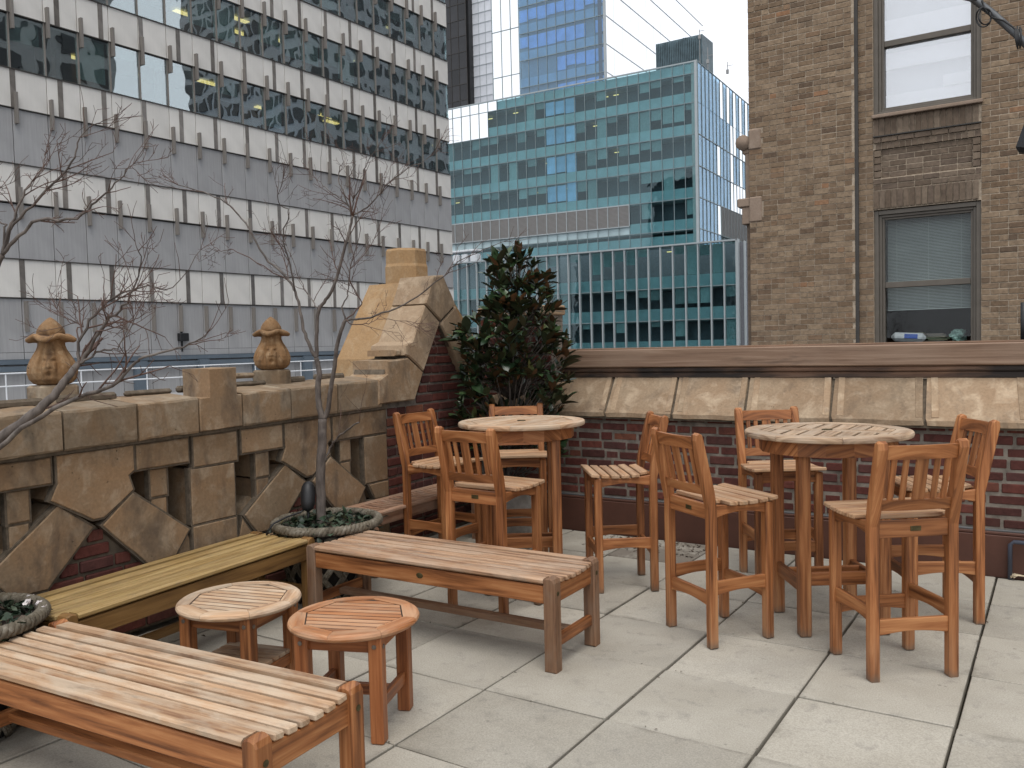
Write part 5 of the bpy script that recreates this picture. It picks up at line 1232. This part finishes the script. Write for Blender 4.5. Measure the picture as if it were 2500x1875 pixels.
def psize(q):
    a = project((q[0], q[4], q[2])); c = project((q[1], q[4], q[3])); return abs((c[0] - a[0]) * (c[1] - a[1]))
vis_ = sorted([q for q in allb if inframe(q)], key=psize, reverse=True); top = set(id(q) for q in vis_[:296])
meshc = {}; restb = {'brick_tan': MB(), 'brick_tan_dark': MB()}
for q in allb:
    x0, x1, z0, z1, y, mat, _ = q
    if id(q) in top:
        k = (mat, round(x1 - x0, 2), round(z1 - z0, 2))
        if k not in meshc: meshc[k] = boxmesh('brick', (x1 - x0, .07, z1 - z0), M[mat], .0035)
        o = link('brick', meshc[k]); o.location = ((x0 + x1) / 2, y + .035, (z0 + z1) / 2); adopt(o, tbb)
    else:
        m = restb[mat]; m.cur = br.random() + .01; m.box(((x0 + x1) / 2, y + .035, (z0 + z1) / 2), (x1 - x0, .07, z1 - z0), 0)
for k, m in restb.items(): tag(bpart(m, 'brickwork', M[k]), kind='stuff')
b = MB(); b.box(*bx(-2.596, -2.546, YB - .045, YB + .05, 1, 8)); bpart(b, 'groove', M['panel_seam'])
for s in stones: b = MB(); b.box(*bx(s[0] - .005, s[1], YB - .075, YB + .05, s[2], s[3]), .02); bpart(b, 'quoin_stone', M['trim_stone'])
b = MB(); b.tube([(-4.08, YB - .05, 4.315), (-4.08, YB + 8, 4.315)], .105, 16); bpart(b, 'round_moulding', M['trim_stone'], True)
b = MB(); b.box(*bx(-4.10, -3.985, YB - .02, YB + 8, 4.15, 4.235), .02); bpart(b, 'fillet', M['trim_stone'])
b = MB(); b.box(*bx(-4.06, -3.985, YB - .01, YB + 8, 3.52, 4.17), .01); bpart(b, 'side_pilaster', M['trim_stone'])
b = MB(); b.box(*bx(-4.17, -3.985, YB - .05, YB + 8, 3.41, 3.535), .015); bpart(b, 'corbel', M['trim_stone'])
b = MB(); b.box(*bx(-4.11, -3.985, YB - .03, YB + 8, 3.17, 3.41), .01); bpart(b, 'corbel', M['trim_stone'])
b = MB(); b.box(*bx(-4.055, -3.99, YB + .03, YB + 8, -20, 3.2)); bpart(b, 'side_strip', M['brick_tan_dark'])  # dark brick here paints the shade of the set-back bay
b = MB(); b.box(*bx(WL - .01, WRt + .02, YB - .07, YB + .2, Z_UB - .035, Z_UB + .01), .008); bpart(b, 'sill', M['trim_stone'])
b = MB(); b.box(*bx(WL, WRt, YB - .035, YB + .03, 4.128, 4.142)); bpart(b, 'ledge', M['panel_seam'])
def sash(z0, z1, mid, y, gm):
    w_ = empty('sash_window', ((WL + WRt) / 2, y, z0)); adopt(w_, tbb)
    w_.matrix_parent_inverse = Matrix.Translation(tbb.location).inverted()
    def fp(b, n, m):
        o = b.out(n, m); o.parent = w_; o.matrix_parent_inverse = Matrix.Translation(w_.location).inverted(); return o
    for i, (t, yy) in enumerate(((.055, 0.0), (.035, .03), (.03, .055))):
        o_ = sum((.055, .035, .03)[:i]); a, c = WL + o_, WRt - o_; b = MB(); tz = z1 - o_; bz = z0 + o_ * .9
        b.box(*bx(a, a + t, y + yy, y + .16, bz, tz), .004); b.box(*bx(c - t, c, y + yy, y + .16, bz, tz), .004); b.box(*bx(a + t, c - t, y + yy + .001, y + .16, tz - t, tz), .004); b.box(*bx(a + t, c - t, y + yy + .001, y + .16, bz, bz + t * .9), .004); fp(b, 'frame', M['frame'])
    a, c = WL + .12, WRt - .12; b = MB(); b.box(*bx(a, c, y + .07, y + .13, mid - .03, mid + .045), .004); fp(b, 'meeting_rail', M['frame'])
    b = MB(); b.box(*bx(a, c, y + .09, y + .094, mid + .04, z1 - .1)); fp(b, 'pane', gm); b = MB(); b.box(*bx(a, c, y + .13, y + .134, z0 + .1, mid - .02)); fp(b, 'pane', gm)
    return w_
sash(Z_LB, Z_LT - .01, 2.20, YB + .03, M['glass_win']); sash(Z_UB + .005, Z_UT, 5.33, YB + .03, M['glass_bright'])
zb_ = at_y(*zz6(1180, 912), YB + .25).z; b = MB(); z = 3.06
while z > zb_: b.box((0, 0, 0), (WRt - WL - .26, .022, .0016), M=Tm((WL + WRt) / 2, YB + .25, z) @ Rx(R(38 + br.uniform(-2, 2)))); z -= .019
b.box(((WL + WRt) / 2, YB + .25, zb_ - .006), (WRt - WL - .26, .024, .014))
for x in (-.38, 0, .38): b.box(((WL + WRt) / 2 + x, YB + .262, (3.06 + zb_) / 2), (.006, .002, 3.06 - zb_))
bl = b.out('venetian_blind', plain('blind_grey', (.42, .46, .46), .6, nscale=3, namt=.1)); tag(bl, 'grey venetian blind half drawn inside the lower sash window', 'blind')
def item(name, mb, mat, label, cat, group=None): return tag(mb.out(name, mat), label, cat, group)
c0 = at_y(*zz6(1345, 1150), YB + .4); ZD = c0.z
b = MB(); b.box(*bx(WL - .2, WRt + .2, YB + .2, YB + .9, ZD - .05, ZD - .002)); tag(b.out('desk', M['room_dark']), 'dark desk just inside the lower sash window', 'desk')
b = MB(); b.box((0, 0, .06), (.42, .22, .12), .045, M=Tm(c0.x, c0.y, ZD) @ Rz(.1) @ Ry(.06)); pk = item('wrapped_packet', b, plain('white_plastic', (.74, .76, .80), .35, nscale=20, namt=.1, bump=.01), 'white plastic packet with a blue band on the desk inside the window', 'packet')
b = MB(); b.box((.03, -.112, .075), (.16, .006, .06), .002, M=Tm(c0.x, c0.y, ZD) @ Rz(.1) @ Ry(.06)); o = b.out('blue_band', plain('blue_print', (.06, .14, .55), .4)); o.parent = pk
for k, (dx, dy, n_) in enumerate(((.02, .28, 7), (.30, .30, 6))):
    for q in range(n_):
        b = MB(); b.box((0, 0, 0), (br.uniform(.22, .32), .22, .018), .002, M=Tm(c0.x + dx + br.uniform(-.02, .02), YB + .4 + dy, ZD + .002 + q * .0185) @ Rz(br.uniform(-.3, .3)))
        item('paper_folder', b, plain('paper%d%d' % (k, q), (.28 + .12 * br.random(), .27 + .1 * br.random(), .25), .8), 'grey paper folder in a messy pile behind the white packet', 'folder', 'paper folders on the desk')
c1 = at_y(*zz6(1720, 1150), YB + .38); b = MB()
b.lathe([(.09 - .05 * abs(k / 8 - .5), k * .019) for k in range(9)], 14, Tm(c1.x, c1.y, ZD - .005), fn=lambda r0, z, a, i: (r0 * (1 + .45 * math.sin(3 * a + i) * br.uniform(.4, 1)), z + br.uniform(-.01, .01))); item('plastic_bag', b, plain('greenish_bag', (.30, .46, .42), .25, nscale=30, namt=.5), 'crumpled greenish plastic bag on the desk inside the window', 'bag')
b = MB(); b.box(*bx(WL + .1, WRt - .1, YB + .42, YB + .45, 4.5, 6.7)); item('reflection_panel', b, plain('pale_reflection', (.60, .62, .64), .8, nscale=2, namt=.04), 'pale grey panel painting a reflection across the upper sash window', 'reflection panel')  # pale panel added behind the glass to paint the opposite building's reflection
b = MB(); b.box(*bx(WL + .1, WRt - .1, YB + .30, YB + .40, 4.42, 4.72), .004); b.box(*bx(WRt - .45, WRt - .1, YB + .27, YB + .40, 4.72, 4.86), .004); item('white_reflection_step', b, plain('white_reflection_step', (.78, .79, .80), .5, nscale=2, namt=.03), 'white blocks painting a bright reflection low in the upper sash window', 'cabinet')  # stepped white blocks added as the lower, brighter part of that reflection
b = MB(); b.box(*bx(WL + .1, WRt - .1, YB + .28, YB + .31, 5.05, 5.26), M=None); b.box(*bx(WL + .1, WRt - .1, YB + .24, YB + .27, 5.42, 5.68)); item('white_reflection_board', b, plain('white_reflection', (.82, .82, .84), .5, nscale=2, namt=.03), 'white horizontal boards painting a reflection across the upper sash window', 'board')  # boards added as bright bands of the same painted reflection
# ------------------------------------------------------------------ small things
pp = at_y(2497, 700, 3.75)
hp = empty('lamp_pole', (pp.x, 3.75, 0)); tag(hp, 'grey pole with bent arm and looped black cables behind the timber rail', 'pole')
a0 = at_y(2545, 150, 3.75); a1 = at_y(2482, 85, 3.75); a2 = at_y(2420, 30, 3.75); a3 = at_y(2345, -25, 3.7); a4 = at_y(2290, -40, 3.6)
b = MB(); b.tube([a0, a1, a2, a3, a4], .024, 10); part(b, 'arm', M['steel'], hp, True)
b = MB(); b.tube([(a0.x, 3.75, a0.z), (a0.x, 3.75, 1.0)], .028, 10); part(b, 'post', M['black'], hp, True)
b = MB(); b.tube([at_y(2498, 738, 3.75), at_y(2498, 850, 3.75)], .016, 8); part(b, 'bracket', M['black'], hp, True)
cr = random.Random(6)
def loop(u_, v_, ru, rv, n=18, ph=0): return [at_y(u_ + ru * math.cos(ph + k / n * 6.6) + cr.uniform(-.6, .6), v_ + rv * math.sin(ph + k / n * 6.6), 3.70 + .02 * math.sin(k)) for k in range(n)]
b = MB()
b.tube([at_y(u_, v_, 3.71) for u_, v_ in ((2398, 0), (2404, 22), (2420, 42), (2450, 50), (2472, 66), (2486, 80))], .006, 6)
b.tube(loop(2401, 42, 18, 24), .0055, 6); b.tube(loop(2405, 40, 16, 20, ph=1), .005, 6)
for k in range(6): b.tube([at_y(2478 + k * 3, 70 + cr.uniform(-6, 6), 3.69), at_y(2476 + k * 4 + cr.uniform(-4, 4), 95, 3.69), at_y(2480 + k * 2.5 + cr.uniform(-4, 4), 112 + cr.uniform(-4, 8), 3.69)], .006, 6)
b.tube([at_y(2350, -2, 3.68), at_y(2368, 2, 3.68), at_y(2385, 0, 3.68)], .005, 6); part(b, 'cables', M['black'], hp, True)
b = MB(); c_ = at_y(2499, 335, 3.72); b.box((0, 0, 0), (.14, .12, .24), .03, M=Tm(c_.x + .05, c_.y, c_.z) @ Ry(R(18))); part(b, 'spot_head', M['black'], hp)
# blue-grey pipe and rope end at the foot of the wall
p0 = at_y(2466, 1412, 3.04); p1 = at_y(2469, 1322, 3.04); b = MB(); b.tube([(p0.x, 3.035, 0), (p0.x, 3.035, p1.z - .02), (p0.x + .02, 3.035, p1.z), (p0.x + .8, 3.035, p1.z)], .013, 8); tag(b.out('drain_pipe', M['pipe'], None, True), 'thin blue-grey bent pipe at the foot of the brick parapet', 'pipe')
p = at_z(2490, 1412, .01); b = MB()
for k in range(14): a = cr.uniform(2.2, 4.2); b.tube([p + Vector((.05, .01, .012)), p + Vector((.02 * math.cos(a), .02 * math.sin(a), .02)), p + Vector((.06 * math.cos(a), .05 * math.sin(a), .004 + cr.uniform(0, .02)))], .003, 5)
b.tube([p + Vector((.05, .01, .012)), p + Vector((.3, .02, .012)), p + Vector((.5, -.01, .012))], .012, 7); tag(b.out('frayed_rope', M['rope'], None, True), 'frayed tan rope end lying on the paving beside the blue-grey pipe', 'rope')
p = at_z(1545, 1304, .0); b = MB()
for k in range(9): b.lathe([(.004, -.006), (.028, .0), (.022, .014), (.004, .02)], 8, Tm(p.x - .1 + k * .03 + cr.uniform(-.01, .01), p.y + cr.uniform(-.02, .04), .004) @ Rz(cr.uniform(0, 3)) @ Matrix.Diagonal((1.4, .8, cr.uniform(.5, 1.3), 1)))
tag(b.out('snow_scrap', M['ice'], None, True), 'small scrap of dirty snow on the paving at the wall flashing', 'snow')
b = MB()
for k in range(420):
    if k >= 260:
        if k % 2: x, y = round(cr.uniform(-7, 1)) * T + cr.uniform(-.012, .012), cr.uniform(-2, 3)
        else: x, y = cr.uniform(-4.3, .6), round(cr.uniform(-3, 5)) * T + cr.uniform(-.012, .012)
        vs, fs = leaf_shape(cr.uniform(.006, .022), cr.uniform(.002, .006), cr.uniform(-.3, .5), 3, .2); b.add(vs, fs, Tm(x, y, .003 + cr.uniform(0, .003)) @ Rz(cr.uniform(0, 6.3))); continue
    if k < 200: x, y = cr.uniform(-3.35, -2.45), cr.uniform(2.62, 3.05)
    else: x, y = cr.uniform(-4.4, -3.6), cr.uniform(-.2, .9)
    vs, fs = leaf_shape(cr.uniform(.012, .04), cr.uniform(.003, .009), cr.uniform(-.3, .5), 3, .2); b.add(vs, fs, Tm(x, y, .004 + cr.uniform(0, .004)) @ Rz(cr.uniform(0, 6.3)) @ Rx(cr.uniform(-.3, .3)))
tag(b.out('leaf_litter', M['litter']), 'dark leaf litter scattered on the paving along the brick parapet', 'litter', kind='stuff')
# black garden spotlight in the planter with its cable
sp_ = at_d(750, 1225, dd - .02); sl_ = empty('garden_spotlight', (sp_.x, sp_.y, .44)); tag(sl_, 'black bullet shaped garden spotlight standing in the ivy beside the forked tree', 'spotlight')
b = MB(); b.lathe([(.012, -.085), (.034, -.07), (.044, -.03), (.046, .03), (.040, .07), (.026, .095), (.004, .105)], 20, Tm(*at_d(752, 1215, dd - .02)) @ Rx(R(-18)) @ Ry(R(-14))); part(b, 'housing', M['black'], sl_, True)
b = MB(); q = at_d(752, 1235, dd - .02); b.tube([q, (q.x, q.y, .42)], .009, 8); part(b, 'spike', M['black'], sl_, True)
b = MB(); b.tube([q, at_d(735, 1250, dd - .05), at_d(700, 1262, dd - .1), at_d(668, 1278, dd - .2), at_d(652, 1300, dd - .2), at_d(648, 1330, dd - .15)], .006, 6); part(b, 'cable', M['black'], sl_, True)
